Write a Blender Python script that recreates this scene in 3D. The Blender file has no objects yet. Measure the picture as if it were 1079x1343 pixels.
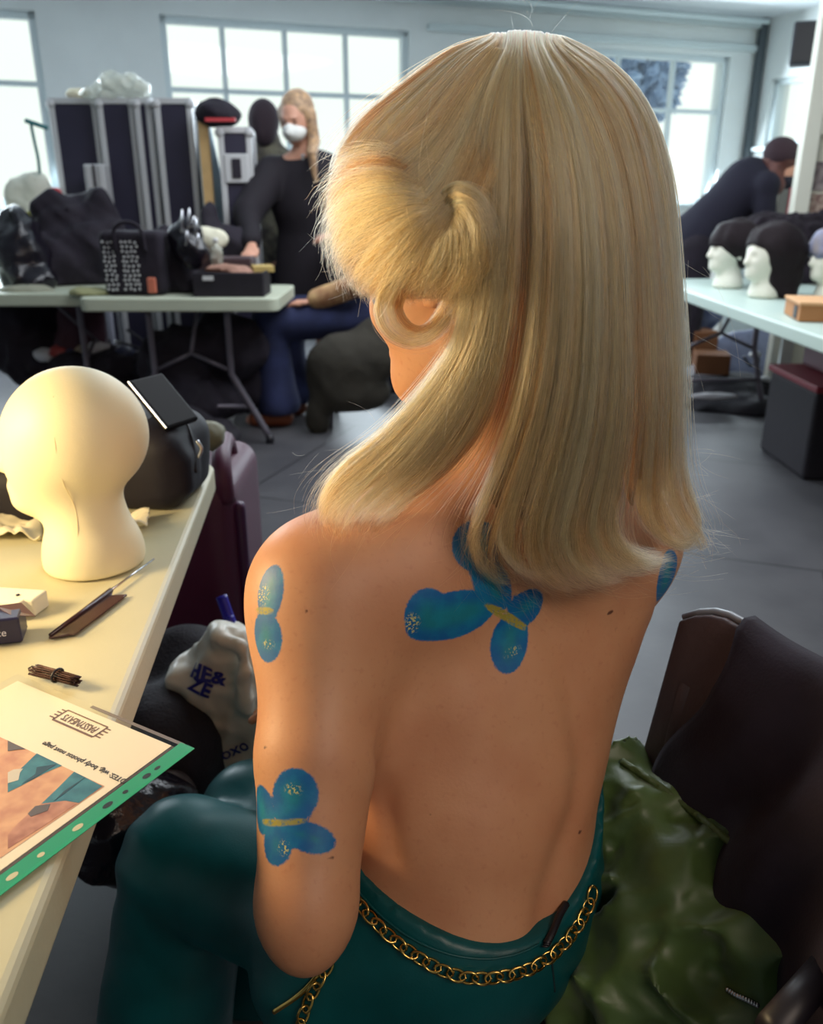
import bpy, math, random
import numpy as np
from mathutils import Vector, Matrix, Quaternion
from mathutils.bvhtree import BVHTree
random.seed(7); rng = np.random.default_rng(7)
SC = bpy.context.scene
C = bpy.data.collections.new('studio'); SC.collection.children.link(C)
pi = math.pi
# ------------------------------------------------------------------ camera
F = 1100.0; H = 1.2; TH = math.radians(20.9)
ct, st = math.cos(TH), math.sin(TH)
cam_d = bpy.data.cameras.new('camera'); cam = bpy.data.objects.new('camera', cam_d); C.objects.link(cam)
cam.location = (0, 0, H); cam.rotation_euler = (pi/2-TH, 0, 0)
cam_d.sensor_fit = 'HORIZONTAL'; cam_d.sensor_width = 36; cam_d.lens = 36*F/1079; cam_d.clip_start = .02
cam_d.dof.use_dof = True; cam_d.dof.focus_distance = .72; cam_d.dof.aperture_fstop = 9
SC.camera = cam
SC.view_settings.view_transform = 'Standard'; SC.view_settings.look = 'None'
SC.view_settings.gamma = 1; SC.view_settings.use_curve_mapping = False
def ray(px, py):
    u = (px-539.5)/F; v = -(py-671.5)/F
    return np.array([u, ct+v*st, -st+v*ct])
def P(px, py, Y):
    d = ray(px, py); return np.array([0, 0, H])+d*(Y/d[1])
def PZ(px, py, z):
    d = ray(px, py); return np.array([0, 0, H])+d*((z-H)/d[2])
V = lambda *a: np.array(a, float)
def unit(v): v = np.asarray(v, float); return v/np.linalg.norm(v)
# ------------------------------------------------------------------ materials
def srgb(r, g, b):
    f = lambda c: (c/255/12.92) if c/255 <= .04045 else ((c/255+.055)/1.055)**2.4
    return (f(r), f(g), f(b), 1)
MATS = {}
def mat(name, rgb, rough=.6, metal=0., var=0., vscale=20., bump=0., bscale=60., rgb2=None, spec=.5, sheen=0., trans=0., sss=0., alpha=1., emit=None, es=1.):
    m = bpy.data.materials.new(name); m.use_nodes = True; nt = m.node_tree; b = nt.nodes['Principled BSDF']
    b.inputs['Base Color'].default_value = srgb(*rgb); b.inputs['Roughness'].default_value = rough; b.inputs['Metallic'].default_value = metal
    b.inputs['Specular IOR Level'].default_value = spec
    if sheen: b.inputs['Sheen Weight'].default_value = sheen
    if trans: b.inputs['Transmission Weight'].default_value = trans
    if alpha < 1: b.inputs['Alpha'].default_value = alpha
    if sss:
        b.inputs['Subsurface Weight'].default_value = sss; b.inputs['Subsurface Radius'].default_value = (1, .35, .2); b.inputs['Subsurface Scale'].default_value = .01
    if emit: b.inputs['Emission Color'].default_value = srgb(*emit); b.inputs['Emission Strength'].default_value = es
    tc = nt.nodes.new('ShaderNodeTexCoord')
    if var:
        n = nt.nodes.new('ShaderNodeTexNoise'); n.inputs['Scale'].default_value = vscale; n.inputs['Detail'].default_value = 6
        nt.links.new(tc.outputs['Object'], n.inputs['Vector'])
        mx = nt.nodes.new('ShaderNodeMix'); mx.data_type = 'RGBA'
        c = srgb(*rgb); c2 = srgb(*rgb2) if rgb2 else tuple(max(0, x*(1-var)) for x in c[:3])+(1,)
        mx.inputs[6].default_value = c; mx.inputs[7].default_value = c2
        rmp = nt.nodes.new('ShaderNodeMapRange'); rmp.inputs[1].default_value = .35; rmp.inputs[2].default_value = .65
        nt.links.new(n.outputs[0], rmp.inputs[0]); nt.links.new(rmp.outputs[0], mx.inputs[0]); nt.links.new(mx.outputs[2], b.inputs['Base Color'])
    if bump:
        n = nt.nodes.new('ShaderNodeTexNoise'); n.inputs['Scale'].default_value = bscale; n.inputs['Detail'].default_value = 5
        nt.links.new(tc.outputs['Object'], n.inputs['Vector'])
        bp = nt.nodes.new('ShaderNodeBump'); bp.inputs['Strength'].default_value = bump; bp.inputs['Distance'].default_value = .01
        nt.links.new(n.outputs[0], bp.inputs['Height']); nt.links.new(bp.outputs[0], b.inputs['Normal'])
    MATS[name] = m; return m
def crumple(m, scale=12., strength=.6, dist=.01, warp=.6, edge=True):
    """sharp cloth or film creases as bump: distorted cell borders"""
    nt = m.node_tree; b = nt.nodes['Principled BSDF']; n = nt.nodes.new; l = nt.links.new
    tc = n('ShaderNodeTexCoord'); no = n('ShaderNodeTexNoise'); no.inputs['Scale'].default_value = scale*.6; no.inputs['Detail'].default_value = 3; l(tc.outputs['Object'], no.inputs['Vector'])
    mx = n('ShaderNodeVectorMath'); mx.operation = 'MULTIPLY_ADD'; l(no.outputs['Color'], mx.inputs[0]); mx.inputs[1].default_value = (warp/scale*2,)*3; l(tc.outputs['Object'], mx.inputs[2])
    vo = n('ShaderNodeTexVoronoi'); vo.feature = 'SMOOTH_F1' if edge else 'F1'; vo.inputs['Scale'].default_value = scale; l(mx.outputs[0], vo.inputs['Vector'])
    if edge: vo.inputs['Smoothness'].default_value = .25
    bp = n('ShaderNodeBump'); bp.inputs['Strength'].default_value = strength; bp.inputs['Distance'].default_value = dist; l(vo.outputs['Distance'], bp.inputs['Height'])
    old = b.inputs['Normal'].links[0].from_socket if b.inputs['Normal'].links else None
    if old: l(old, bp.inputs['Normal'])
    l(bp.outputs[0], b.inputs['Normal']); return m
# ------------------------------------------------------------------ objects
WL = {}   # world origin of every object
def empty(name, loc, label=None, cat=None, group=None, rz=0):
    o = bpy.data.objects.new(name, None); C.objects.link(o); o.location = tuple(loc); o.rotation_euler = (0, 0, rz)
    o.empty_display_size = .05; WL[o] = np.array(loc, float); tag(o, label, cat, group); return o
def tag(o, label=None, cat=None, group=None, kind=None):
    if label: o['label'] = label
    if cat: o['category'] = cat
    if group: o['group'] = group
    if kind: o['kind'] = kind
    return o
def mk(name, vs, fs, m, parent=None, smooth=True, origin=None, local=False, bevel=0, bseg=2, kind=None, angle=None):
    """vs in world coordinates (or in the parent's frame when local)"""
    vs = np.asarray(vs, float).reshape(-1, 3)
    me = bpy.data.meshes.new(name)
    if parent is not None and not local: off = WL[parent]
    elif parent is None:
        off = np.array(origin, float) if origin is not None else np.array([(vs[:, 0].min()+vs[:, 0].max())/2, (vs[:, 1].min()+vs[:, 1].max())/2, vs[:, 2].min()])
    else: off = np.zeros(3)
    me.from_pydata((vs-off).tolist(), [], [list(map(int, f)) for f in fs] if not isinstance(fs, np.ndarray) else fs.tolist())
    me.update()
    o = bpy.data.objects.new(name, me); C.objects.link(o)
    if isinstance(m, (list, tuple)):
        for x in m: me.materials.append(x)
    else: me.materials.append(m)
    if smooth:
        me.shade_smooth()
        if angle: me.set_sharp_from_angle(angle=math.radians(angle))
    if parent is not None: o.parent = parent; WL[o] = WL[parent] if not local else WL.get(parent, np.zeros(3))
    else: o.location = tuple(off); WL[o] = off
    if bevel:
        b = o.modifiers.new('bevel', 'BEVEL'); b.width = bevel; b.segments = bseg; b.limit_method = 'ANGLE'; b.angle_limit = .7
    if kind: o['kind'] = kind
    return o
def rotz(a): c, s = math.cos(a), math.sin(a); return np.array([[c, -s, 0], [s, c, 0], [0, 0, 1.]])
def frame(z, x=None):
    z = unit(z); x = np.array([1., 0, 0]) if x is None else np.asarray(x, float)
    if abs(z@unit(x)) > .98: x = np.array([0, 1., 0])
    x = unit(x-z*(x@z)); return np.stack([x, np.cross(z, x), z], 1)
class MB:
    def __init__(s): s.v = []; s.f = []; s.n = 0
    def add(s, v, f):
        v = np.asarray(v, float).reshape(-1, 3); s.v.append(v); s.f += [[int(i)+s.n for i in q] for q in f]; s.n += len(v); return s
    def box(s, c, size, R=None):
        k = np.array([[x, y, z] for x in (-.5, .5) for y in (-.5, .5) for z in (-.5, .5)])*np.array(size)
        if R is not None: k = k@np.asarray(R).T
        return s.add(k+np.array(c), [(0, 1, 3, 2), (4, 6, 7, 5), (0, 4, 5, 1), (2, 3, 7, 6), (0, 2, 6, 4), (1, 5, 7, 3)])
    def hexa(s, p8):   # bottom 4 (ccw), top 4
        return s.add(p8, [(3, 2, 1, 0), (4, 5, 6, 7), (0, 1, 5, 4), (1, 2, 6, 5), (2, 3, 7, 6), (3, 0, 4, 7)])
    def prism(s, poly, z0, z1):
        n = len(poly); v = [(p[0], p[1], z0) for p in poly]+[(p[0], p[1], z1) for p in poly]
        return s.add(v, [list(range(n))[::-1], list(range(n, 2*n))]+[(i, (i+1) % n, (i+1) % n+n, i+n) for i in range(n)])
    def slab(s, pts, nrm, t):  # a polygon given a thickness along nrm
        pts = np.asarray(pts, float); n = len(pts); q = pts+unit(nrm)*t
        return s.add(np.vstack([pts, q]), [list(range(n))[::-1], list(range(n, 2*n))]+[(i, (i+1) % n, (i+1) % n+n, i+n) for i in range(n)])
    def loft(s, rings, cap=True, closed=True):
        m = len(rings[0]); v = np.vstack(rings); f = []
        for i in range(len(rings)-1):
            for j in range(m if closed else m-1):
                k = (j+1) % m; f.append((i*m+j, i*m+k, (i+1)*m+k, (i+1)*m+j))
        if cap: f.append(list(range(m))[::-1]); f.append([(len(rings)-1)*m+j for j in range(m)])
        return s.add(v, f)
    def tube(s, pts, r, n=10, cap=True, flat=1., up=None, closed=False):
        pts = np.asarray(pts, float); k = len(pts); r = np.full(k, r) if np.isscalar(r) else np.asarray(r)
        rings = []; x = None
        for i in range(k):
            if closed: t = pts[(i+1) % k]-pts[i-1]
            else: t = pts[min(i+1, k-1)]-pts[max(i-1, 0)]
            Fm = frame(t, x if x is not None else up); x = Fm[:, 0]
            a = np.linspace(0, 2*pi, n, endpoint=False)
            rings.append(pts[i]+r[i]*(np.outer(np.cos(a), Fm[:, 0])+flat*np.outer(np.sin(a), Fm[:, 1])))
        if closed: rings.append(rings[0]); return s.loft(rings, cap=False)
        return s.loft(rings, cap)
    def cyl(s, a, b, r0, r1=None, n=20): return s.tube([a, b], [r0, r0 if r1 is None else r1], n)
    def lathe(s, prof, c, R=None, n=32):
        a = np.linspace(0, 2*pi, n, endpoint=False); R = np.eye(3) if R is None else R
        return s.loft([np.array(c)+(np.stack([r*np.cos(a), r*np.sin(a), np.full(n, z)], 1))@R.T for r, z in prof])
    def ell(s, c, r, R=None, n=20):
        th = np.linspace(.02, pi-.02, n//2+1); r = np.array([r]*3) if np.isscalar(r) else np.array(r)
        a = np.linspace(0, 2*pi, n, endpoint=False); R = np.eye(3) if R is None else R
        return s.loft([np.array(c)+(np.stack([np.sin(t)*np.cos(a), np.sin(t)*np.sin(a), np.full(n, -np.cos(t))], 1)*r)@R.T for t in th])
    def grid(s, A):
        A = np.asarray(A); n, m = A.shape[:2]
        return s.add(A.reshape(-1, 3), [(i*m+j, i*m+j+1, (i+1)*m+j+1, (i+1)*m+j) for i in range(n-1) for j in range(m-1)])
    def out(s, name, m, parent=None, **k): return mk(name, np.vstack(s.v), s.f, m, parent, **k)
def spl(pts, n):
    """Catmull-Rom through pts, n samples even in arc length"""
    p = np.asarray(pts, float); q = np.vstack([2*p[0]-p[1], p, 2*p[-1]-p[-2]]); o = []
    for i in range(len(p)-1):
        a, b, c, d = q[i:i+4]
        for t in np.linspace(0, 1, 12, endpoint=False):
            o.append(.5*((2*b)+(c-a)*t+(2*a-5*b+4*c-d)*t*t+(3*b-a-3*c+d)*t**3))
    o.append(p[-1]); o = np.array(o); L = np.r_[0, np.cumsum(np.linalg.norm(np.diff(o, axis=0), axis=1))]
    s = np.linspace(0, L[-1], n); return np.stack([np.interp(s, L, o[:, k]) for k in range(o.shape[1])], 1)
def text_mesh(txt, size, bold=0.):
    cu = bpy.data.curves.new('t', 'FONT'); cu.body = txt; cu.size = size; cu.align_x = 'CENTER'; cu.align_y = 'CENTER'; cu.offset = bold; cu.extrude = .0003
    o = bpy.data.objects.new('t', cu); C.objects.link(o); bpy.context.view_layer.update()
    me = o.to_mesh(); v = np.array([x.co[:] for x in me.vertices]).reshape(-1, 3); f = [list(p.vertices) for p in me.polygons]
    o.to_mesh_clear(); bpy.data.objects.remove(o); bpy.data.curves.remove(cu); return v, f
# ------------------------------------------------------------------ implicit surfaces
def vnoise(p, sc, seed=0):
    """smooth pseudo noise from sums of sines, about -1..1"""
    r = np.random.default_rng(seed); o = 0
    for k in range(6):
        d = r.normal(size=3); d /= np.linalg.norm(d); fr = sc*r.uniform(.6, 1.9); ph = r.uniform(0, 6.28)
        o = o+np.sin((p[0]*d[0]+p[1]*d[1]+p[2]*d[2])*fr+ph+1.3*np.sin((p[0]*d[1]-p[1]*d[2]+p[2]*d[0])*fr*.7+ph*2))
    return o/3
class Fld:
    def __init__(s, lo, hi, h):
        s.h = h; s.lo = np.array(lo, float); s.ax = [np.arange(lo[i], hi[i]+h, h) for i in range(3)]
        s.f = np.full([len(a) for a in s.ax], .3, np.float32)
    def sub(s, lo, hi):
        sl = []
        for i in range(3):
            a = s.ax[i]; sl.append(slice(int(np.searchsorted(a, lo[i])), int(np.searchsorted(a, hi[i]))))
        sl = tuple(sl)
        return sl, (s.ax[0][sl[0]][:, None, None], s.ax[1][sl[1]][None, :, None], s.ax[2][sl[2]][None, None, :])
    def comb(s, sl, d, k, mode):
        a = s.f[sl]
        if a.size == 0: return s
        if mode == 'u':
            if k > 0: h = np.maximum(k-abs(a-d), 0)/k; s.f[sl] = np.minimum(a, d)-h*h*k*.25
            else: s.f[sl] = np.minimum(a, d)
        else:
            if k > 0: h = np.maximum(k-abs(a+d), 0)/k; s.f[sl] = np.maximum(a, -d)+h*h*k*.25
            else: s.f[sl] = np.maximum(a, -d)
        return s
    def ell(s, c, r, R=None, k=.02, mode='u'):
        c = np.array(c, float); r = np.array([r]*3 if np.isscalar(r) else r, float); m = r.max()+k+3*s.h
        sl, (X, Y, Z) = s.sub(c-m, c+m); X = X-c[0]; Y = Y-c[1]; Z = Z-c[2]
        R = np.eye(3) if R is None else np.asarray(R)
        q = [R[0, i]*X+R[1, i]*Y+R[2, i]*Z for i in range(3)]
        k0 = np.sqrt(sum((q[i]/r[i])**2 for i in range(3))); k1 = np.sqrt(sum((q[i]/r[i]**2)**2 for i in range(3)))+1e-9
        return s.comb(sl, k0*(k0-1)/k1, k, mode)
    def seg(s, a, b, ra, rb, k=.02, mode='u', n=None, fl=1.):
        a = np.array(a, float); b = np.array(b, float); R0 = max(ra, rb)*max(1, 1/fl if fl < 1 else fl)+k+3*s.h
        sl, (X, Y, Z) = s.sub(np.minimum(a, b)-R0, np.maximum(a, b)+R0); ba = b-a; L = ba@ba+1e-12
        X = X-a[0]; Y = Y-a[1]; Z = Z-a[2]; t = np.clip((X*ba[0]+Y*ba[1]+Z*ba[2])/L, 0, 1)
        X = X-t*ba[0]; Y = Y-t*ba[1]; Z = Z-t*ba[2]
        if n is not None:
            n = unit(n); g = (X*n[0]+Y*n[1]+Z*n[2])*(1/fl-1); X = X+g*n[0]; Y = Y+g*n[1]; Z = Z+g*n[2]
        return s.comb(sl, (np.sqrt(X*X+Y*Y+Z*Z)-(ra+(rb-ra)*t))*min(1, fl), k, mode)
    def path(s, pts, rs, k=.015, **kw):
        for i in range(len(pts)-1): s.seg(pts[i], pts[i+1], rs[i], rs[i+1], k if i == 0 else .004, **kw)
        return s
    def box(s, c, half, R=None, rnd=.01, k=.01, mode='u'):
        c = np.array(c, float); half = np.array(half, float); m = np.linalg.norm(half)+k+3*s.h
        sl, (X, Y, Z) = s.sub(c-m, c+m); X = X-c[0]; Y = Y-c[1]; Z = Z-c[2]; R = np.eye(3) if R is None else np.asarray(R)
        q = [abs(R[0, i]*X+R[1, i]*Y+R[2, i]*Z)-(half[i]-rnd) for i in range(3)]
        o = np.sqrt(sum(np.maximum(x, 0)**2 for x in q)); ins = np.minimum(np.maximum(np.maximum(q[0], q[1]), q[2]), 0)
        return s.comb(sl, o+ins-rnd, k, mode)
    def cut(s, p, n, k=0.):   # remove the half space beyond p along n
        n = unit(n); X, Y, Z = s.ax[0][:, None, None], s.ax[1][None, :, None], s.ax[2][None, None, :]
        d = (X-p[0])*n[0]+(Y-p[1])*n[1]+(Z-p[2])*n[2]; a = s.f
        if k > 0: h = np.maximum(k-abs(a-d), 0)/k; s.f = (np.maximum(a, d)+h*h*k*.25).astype(np.float32)
        else: s.f = np.maximum(a, d).astype(np.float32)
        return s
    def noise(s, amp, sc, seed=0, ridge=False):
        X, Y, Z = s.ax[0][:, None, None], s.ax[1][None, :, None], s.ax[2][None, None, :]
        n = vnoise((X, Y, Z), sc, seed)
        if ridge: n = 1-2*np.abs(n)
        s.f = (s.f+amp*n).astype(np.float32); return s
    def mesh(s):
        f = s.f; f = np.pad(f, 1, constant_values=.3); lo = s.lo-s.h
        sg = f < 0; nx, ny, nz = f.shape; c = np.zeros((nx-1, ny-1, nz-1), np.int8)
        offs = [(i, j, k) for i in (0, 1) for j in (0, 1) for k in (0, 1)]
        for o in offs: c += sg[o[0]:nx-1+o[0], o[1]:ny-1+o[1], o[2]:nz-1+o[2]]
        act = np.argwhere((c > 0) & (c < 8)); idx = np.full(c.shape, -1, np.int32); idx[tuple(act.T)] = np.arange(len(act))
        cv = {o: f[act[:, 0]+o[0], act[:, 1]+o[1], act[:, 2]+o[2]] for o in offs}
        acc = np.zeros((len(act), 3)); cnt = np.zeros(len(act))
        for a in offs:
            for d in range(3):
                if a[d]: continue
                b = list(a); b[d] = 1; b = tuple(b); fa, fb = cv[a], cv[b]; m = (fa < 0) != (fb < 0)
                t = np.where(m, fa/np.where(m, fa-fb, 1), 0); p = np.array(a, float)[None]+0*acc; p[:, d] = t
                acc[m] += p[m]; cnt[m] += 1
        v = lo+(act+acc/cnt[:, None])*s.h; F_ = []
        for d in range(3):
            e = [slice(None)]*3; g = [slice(None)]*3; e[d] = slice(0, -1); g[d] = slice(1, None)
            A = sg[tuple(e)]; B = sg[tuple(g)]; q = np.argwhere(A != B); o1, o2 = (d+1) % 3, (d+2) % 3
            q = q[(q[:, o1] > 0) & (q[:, o2] > 0)]
            if not len(q): continue
            w = A[tuple(q.T)]; e1 = np.eye(3, dtype=int)[o1]; e2 = np.eye(3, dtype=int)[o2]
            ids = [idx[tuple((q-x).T)] for x in (0*e1, e1, e1+e2, e2)]
            qd = np.stack(ids, 1); qd[~w] = qd[~w][:, ::-1]; F_.append(qd)
        return v, np.vstack(F_)
    def out(s, name, m, parent=None, smooth_it=1, **k):
        v, f = s.mesh()
        for _ in range(smooth_it):
            a = np.zeros_like(v); n = np.zeros(len(v))
            for i in range(4):
                for j in (1, 3):
                    np.add.at(a, f[:, i], v[f[:, (i+j) % 4]]); np.add.at(n, f[:, i], 1)
            v = v*.4+.6*a/np.maximum(n, 1)[:, None]
        return mk(name, v, f, m, parent, **k)
def bvh_of(o):
    me = o.data; w = WL[o]; return BVHTree.FromPolygons([tuple(np.array(v.co[:])+w) for v in me.vertices], [tuple(p.vertices) for p in me.polygons])
def hit(bvh, px, py, off=0.):
    d = ray(px, py); r = bvh.ray_cast(Vector((0, 0, H)), Vector(d))
    if r[0] is None: return None, None
    n = np.array(r[1][:]); n = n if n@d < 0 else -n
    return np.array(r[0][:])+n*off, n
def fattr(o, name, arr):
    a = o.data.attributes.new(name, 'FLOAT', 'POINT'); a.data.foreach_set('value', np.asarray(arr, np.float32))
def wverts(o):
    n = len(o.data.vertices); a = np.zeros(n*3, np.float32); o.data.vertices.foreach_get('co', a); return a.reshape(-1, 3)+WL[o]
# ------------------------------------------------------------------ the seated person
phi = math.radians(30); Fd = V(-math.sin(phi), math.cos(phi), 0); Rd = V(math.cos(phi), math.sin(phi), 0)
RT = np.stack([Rd, Fd, V(0, 0, 1)], 1)
SHL = V(-.078, .70, .850); SHR = V(.226, .872, .838)
ELB = V(-.087, .535, .650); WRI = V(-.125, .735, .555); HND = V(-.135, .80, .548)
KNL = V(-.275, .80, .440); KNR = V(-.215, .93, .400); HIL = V(.01, .64, .49); HIR = V(.11, .735, .48)
W_ = V(.085, .685, .60)
def build_torso(fl, e=0., arms=True):
    tilt = lambda a: RT@np.array([[1, 0, 0], [0, math.cos(a), -math.sin(a)], [0, math.sin(a), math.cos(a)]])
    fl.ell(V(.088, .795, .80), (.160+e, .098+e, .155+e), tilt(-.25), 0)
    fl.ell(V(.085, .80, .87), (.160+e, .075+e, .085+e), tilt(-.2), .06)
    fl.seg(SHR+V(.005, -.005, -.01), V(.150, .765, .66), .050+e, .055+e, .06)
    fl.seg(SHL+V(.03, .03, -.03), V(-.01, .70, .66), .045+e, .05+e, .05)
    fl.ell(V(.070, .720, .665), (.118+e, .086+e, .13+e), tilt(-.3), .07)
    fl.ell(V(.062, .690, .585), (.120+e, .098+e, .10+e), tilt(-.1), .06)
    fl.ell(V(.060, .690, .50), (.140+e, .115+e, .095+e), RT, .06)
def build_head(fl, k=.02):
    hd = V(-.77, .64, -.26); hs = unit(np.cross(hd, V(0, 0, 1))); hu = np.cross(hs, hd); HR = np.stack([hs, unit(hd), unit(hu)], 1)
    c = V(.052, .742, 1.164); q = lambda a, b, z: c+HR@V(a, b, z)
    fl.seg(V(.112, .775, .90), V(.062, .755, 1.08), .056, .05, .035)
    fl.ell(c, (.073, .092, .088), HR, .03)
    fl.ell(q(0, .045, -.05), (.060, .055, .068), HR, .03)
    fl.ell(q(0, .072, -.105), (.032, .026, .022), HR, .03)
    fl.seg(q(-.035, .0, -.09), q(-.018, .075, -.112), .02, .016, .03); fl.seg(q(.035, .0, -.09), q(.018, .075, -.112), .02, .016, .03)
    fl.seg(q(0, .095, -.01), q(0, .113, -.048), .008, .011, .012); fl.ell(q(-.010, .104, -.052), .007, None, .008); fl.ell(q(.010, .104, -.052), .007, None, .008)
    for s_ in (-1, 1):
        fl.ell(q(s_*.030, .094, -.012), (.017, .012, .011), HR, .012, 'd'); fl.ell(q(s_*.030, .084, -.013), .0125, None, .004)
        fl.seg(q(s_*.014, .097, .006), q(s_*.042, .088, .008), .005, .004, .012)
        fl.ell(q(s_*.038, .070, -.045), (.018, .018, .016), HR, .02)
        fl.ell(q(s_*.073, -.004, -.028), (.006, .017, .028), HR, .006); fl.ell(q(s_*.079, .002, -.024), (.005, .009, .015), HR, .004, 'd')
    fl.seg(q(-.018, .098, -.079), q(.018, .098, -.079), .005, .005, .008); fl.seg(q(-.015, .097, -.089), q(.015, .097, -.089), .006, .006, .006)
    return c, HR
bf = Fld((-.48, .40, .0), (.36, 1.10, 1.30), .005)
build_torso(bf)
# shoulders, trapezius, arms
for S, s_ in ((SHL, -1), (SHR, 1)):
    bf.ell(S, (.058, .058, .060), None, .05)
    bf.seg(V(.108, .77, .945), S+V(0, 0, .012), .038, .040, .06)
    bf.seg(V(.108, .765, .90), S+V(0, 0, -.03), .055, .042, .06)
bf.seg(SHL, SHL*.45+ELB*.55, .060, .0525, .045); bf.seg(SHL*.45+ELB*.55, ELB, .0525, .0405, .01)
bf.seg(ELB, ELB*.7+WRI*.3, .0415, .040, .012); bf.seg(ELB*.7+WRI*.3, WRI, .040, .026, .01); bf.ell(ELB+V(-.0, -.014, -.024), (.026, .027, .030), None, .025)
bf.seg(WRI, HND, .027, .026, .01, n=(0, 0, 1), fl=.55)
for k_, (dx, L) in enumerate(((-.030, .060), (-.011, .074), (.009, .070), (.027, .055))):   # four fingers lying over the knee
    a0 = HND+V(dx, .01, .004); a1 = a0+V(-.012+dx*.2, L*.6, -.006); a2 = a1+V(-.006, L*.45, -.020)
    bf.path([a0, a1, a2], [.0095, .0085, .007], k=.006)
bf.path([WRI+V(.022, .02, -.002), WRI+V(.048, .05, -.01), WRI+V(.052, .085, -.018)], [.012, .0105, .008], k=.008)
# far arm reaches forward to the other knee
EL2 = V(.13, 1.04, .66); WR2 = V(-.08, 1.03, .55)
bf.seg(SHR, EL2, .050, .039, .045); bf.seg(EL2, WR2, .038, .025, .012); bf.seg(WR2, WR2+V(-.08, -.02, -.02), .026, .022, .01, n=(0, 0, 1), fl=.55)
for dx, L in ((-.026, .055), (-.009, .07), (.009, .066), (.026, .05)):
    a0 = WR2+V(-.075, dx-.02, -.018); bf.path([a0, a0+V(-L*.6, 0, -.008), a0+V(-L, 0, -.03)], [.009, .008, .007], k=.006)
bf.path([WR2+V(-.02, -.02, -.005), WR2+V(-.05, -.05, -.015)], [.011, .009], k=.008)
# legs
bf.seg(V(.05, .64, .49), V(-.06, .63, .47), .085, .075, .05)
for hp, kn, an in ((HIL, KNL, V(-.31, .76, .09)), (HIR, KNR, V(-.20, .95, .09))):
    bf.seg(hp, kn, .072, .052, .04); bf.seg(kn, an, .050, .034, .02); ft = an+V(-.11, .09, -.055)
    bf.seg(an+V(.01, -.02, -.045), ft, .030, .022, .02, n=(0, 0, 1), fl=.8)
HC, HR = build_head(bf)
skin = mat('skin', (202, 150, 116), .5, sss=.12, bump=.03, bscale=300)
person = bf.out('person', skin, None, origin=(.09, .70, .0))
tag(person, 'seated person with butterflies painted on bare back, long blonde hair and teal trousers', 'person')
BV = bvh_of(person)
vw = wverts(person)
# soft modelling of the back: spine furrow, shoulder blades, crease at the side
me = person.data; nn = np.zeros(len(me.vertices)*3, np.float32); me.vertices.foreach_get('normal', nn); nn = nn.reshape(-1, 3)
def polydist(pts):
    d = np.full(len(vw), 9.)
    for a, b in zip(pts[:-1], pts[1:]):
        ab = b-a; t = np.clip(((vw-a)@ab)/(ab@ab), 0, 1); d = np.minimum(d, np.linalg.norm(vw-a-t[:, None]*ab, axis=1))
    return d
def hits(l): return [h for h in (hit(BV, *p)[0] for p in l) if h is not None]
disp = np.zeros(len(vw)); yb = nn[:, 1] < .35
sp = hits([(705, 700), (725, 800), (750, 900), (766, 1000), (757, 1060), (735, 1120), (715, 1180), (712, 1225)])
disp -= .0062*np.exp(-(polydist(sp)/.017)**2)*yb
disp += .004*np.exp(-(polydist(hits([(560, 800), (600, 900), (640, 960)]))/.035)**2)*yb
disp += .003*np.exp(-(polydist(hits([(790, 800), (800, 880)]))/.025)**2)*yb
disp -= .003*np.exp(-(polydist(hits([(690, 780), (640, 850), (668, 960)]))/.022)**2)*yb
disp -= .004*np.exp(-(polydist(hits([(497, 985), (505, 1050), (515, 1120)]))/.012)**2)*yb
disp += .003*np.exp(-(polydist(hits([(640, 1080), (630, 1180)]))/.04)**2)*yb
vw = vw+nn*disp[:, None]; me.vertices.foreach_set('co', (vw-WL[person]).astype(np.float32).ravel()); me.update()
BV = bvh_of(person)
# body paint: distances to the painted wings measured in planes tangent to the skin
def wing_field(lobes):
    d = np.full(len(vw), 1.)
    for px, py, ax, ay, ang in lobes:
        c, n = hit(BV, px, py)
        if c is None: continue
        dep = (c-V(0, 0, H))@V(0, ct, -st); s_ = dep/F; r_ = unit(V(1, 0, 0)-n*n[0]); u_ = np.cross(n, r_); u_ = u_ if u_[2] > 0 else -u_
        fs = max(.55, abs(n@unit(ray(px, py)))); a = math.radians(ang); q = vw-c
        x = q@r_; y = q@u_; X = x*math.cos(a)+y*math.sin(a); Y = -x*math.sin(a)+y*math.cos(a); ax_, ay_ = ax*s_/(fs if abs(ang) < 40 and ax < 20 else 1), ay*s_
        k0 = np.sqrt((X/ax_)**2+(Y/ay_)**2)+1e-6; k1 = np.sqrt((X/ax_**2)**2+(Y/ay_**2)**2)+1e-6
        e = k0*(k0-1)/k1; e = np.where(np.abs(q@n) > .045, 1., e); d = np.minimum(d, e)
    return d
wing = wing_field([(592, 808, 66, 35, 4), (560, 806, 33, 36, 0), (625, 716, 33, 34, 0), (645, 765, 24, 50, 25), (690, 796, 28, 26, 25), (668, 842, 27, 42, -8),
    (385, 1044, 32, 36, -15), (378, 1062, 24, 22, 0), (344, 1062, 14, 32, 25), (362, 1108, 24, 26, 0), (404, 1098, 38, 19, -17),
    (353, 778, 16, 38, -10), (349, 835, 17, 34, 8), (874, 757, 14, 40, 0)])
stripe = wing_field([(663, 808, 42, 6.5, -38), (358, 1079, 18, 4.5, 3), (384, 1078, 18, 4, 6), (346, 801, 12, 5, 0)])
glit = wing_field([(540, 818, 10, 16, 10), (672, 855, 12, 6, 25), (612, 700, 9, 5, 0), (385, 1035, 12, 8, 0), (372, 1112, 8, 10, 0), (352, 845, 8, 6, 0), (345, 780, 8, 14, 0)])
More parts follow.
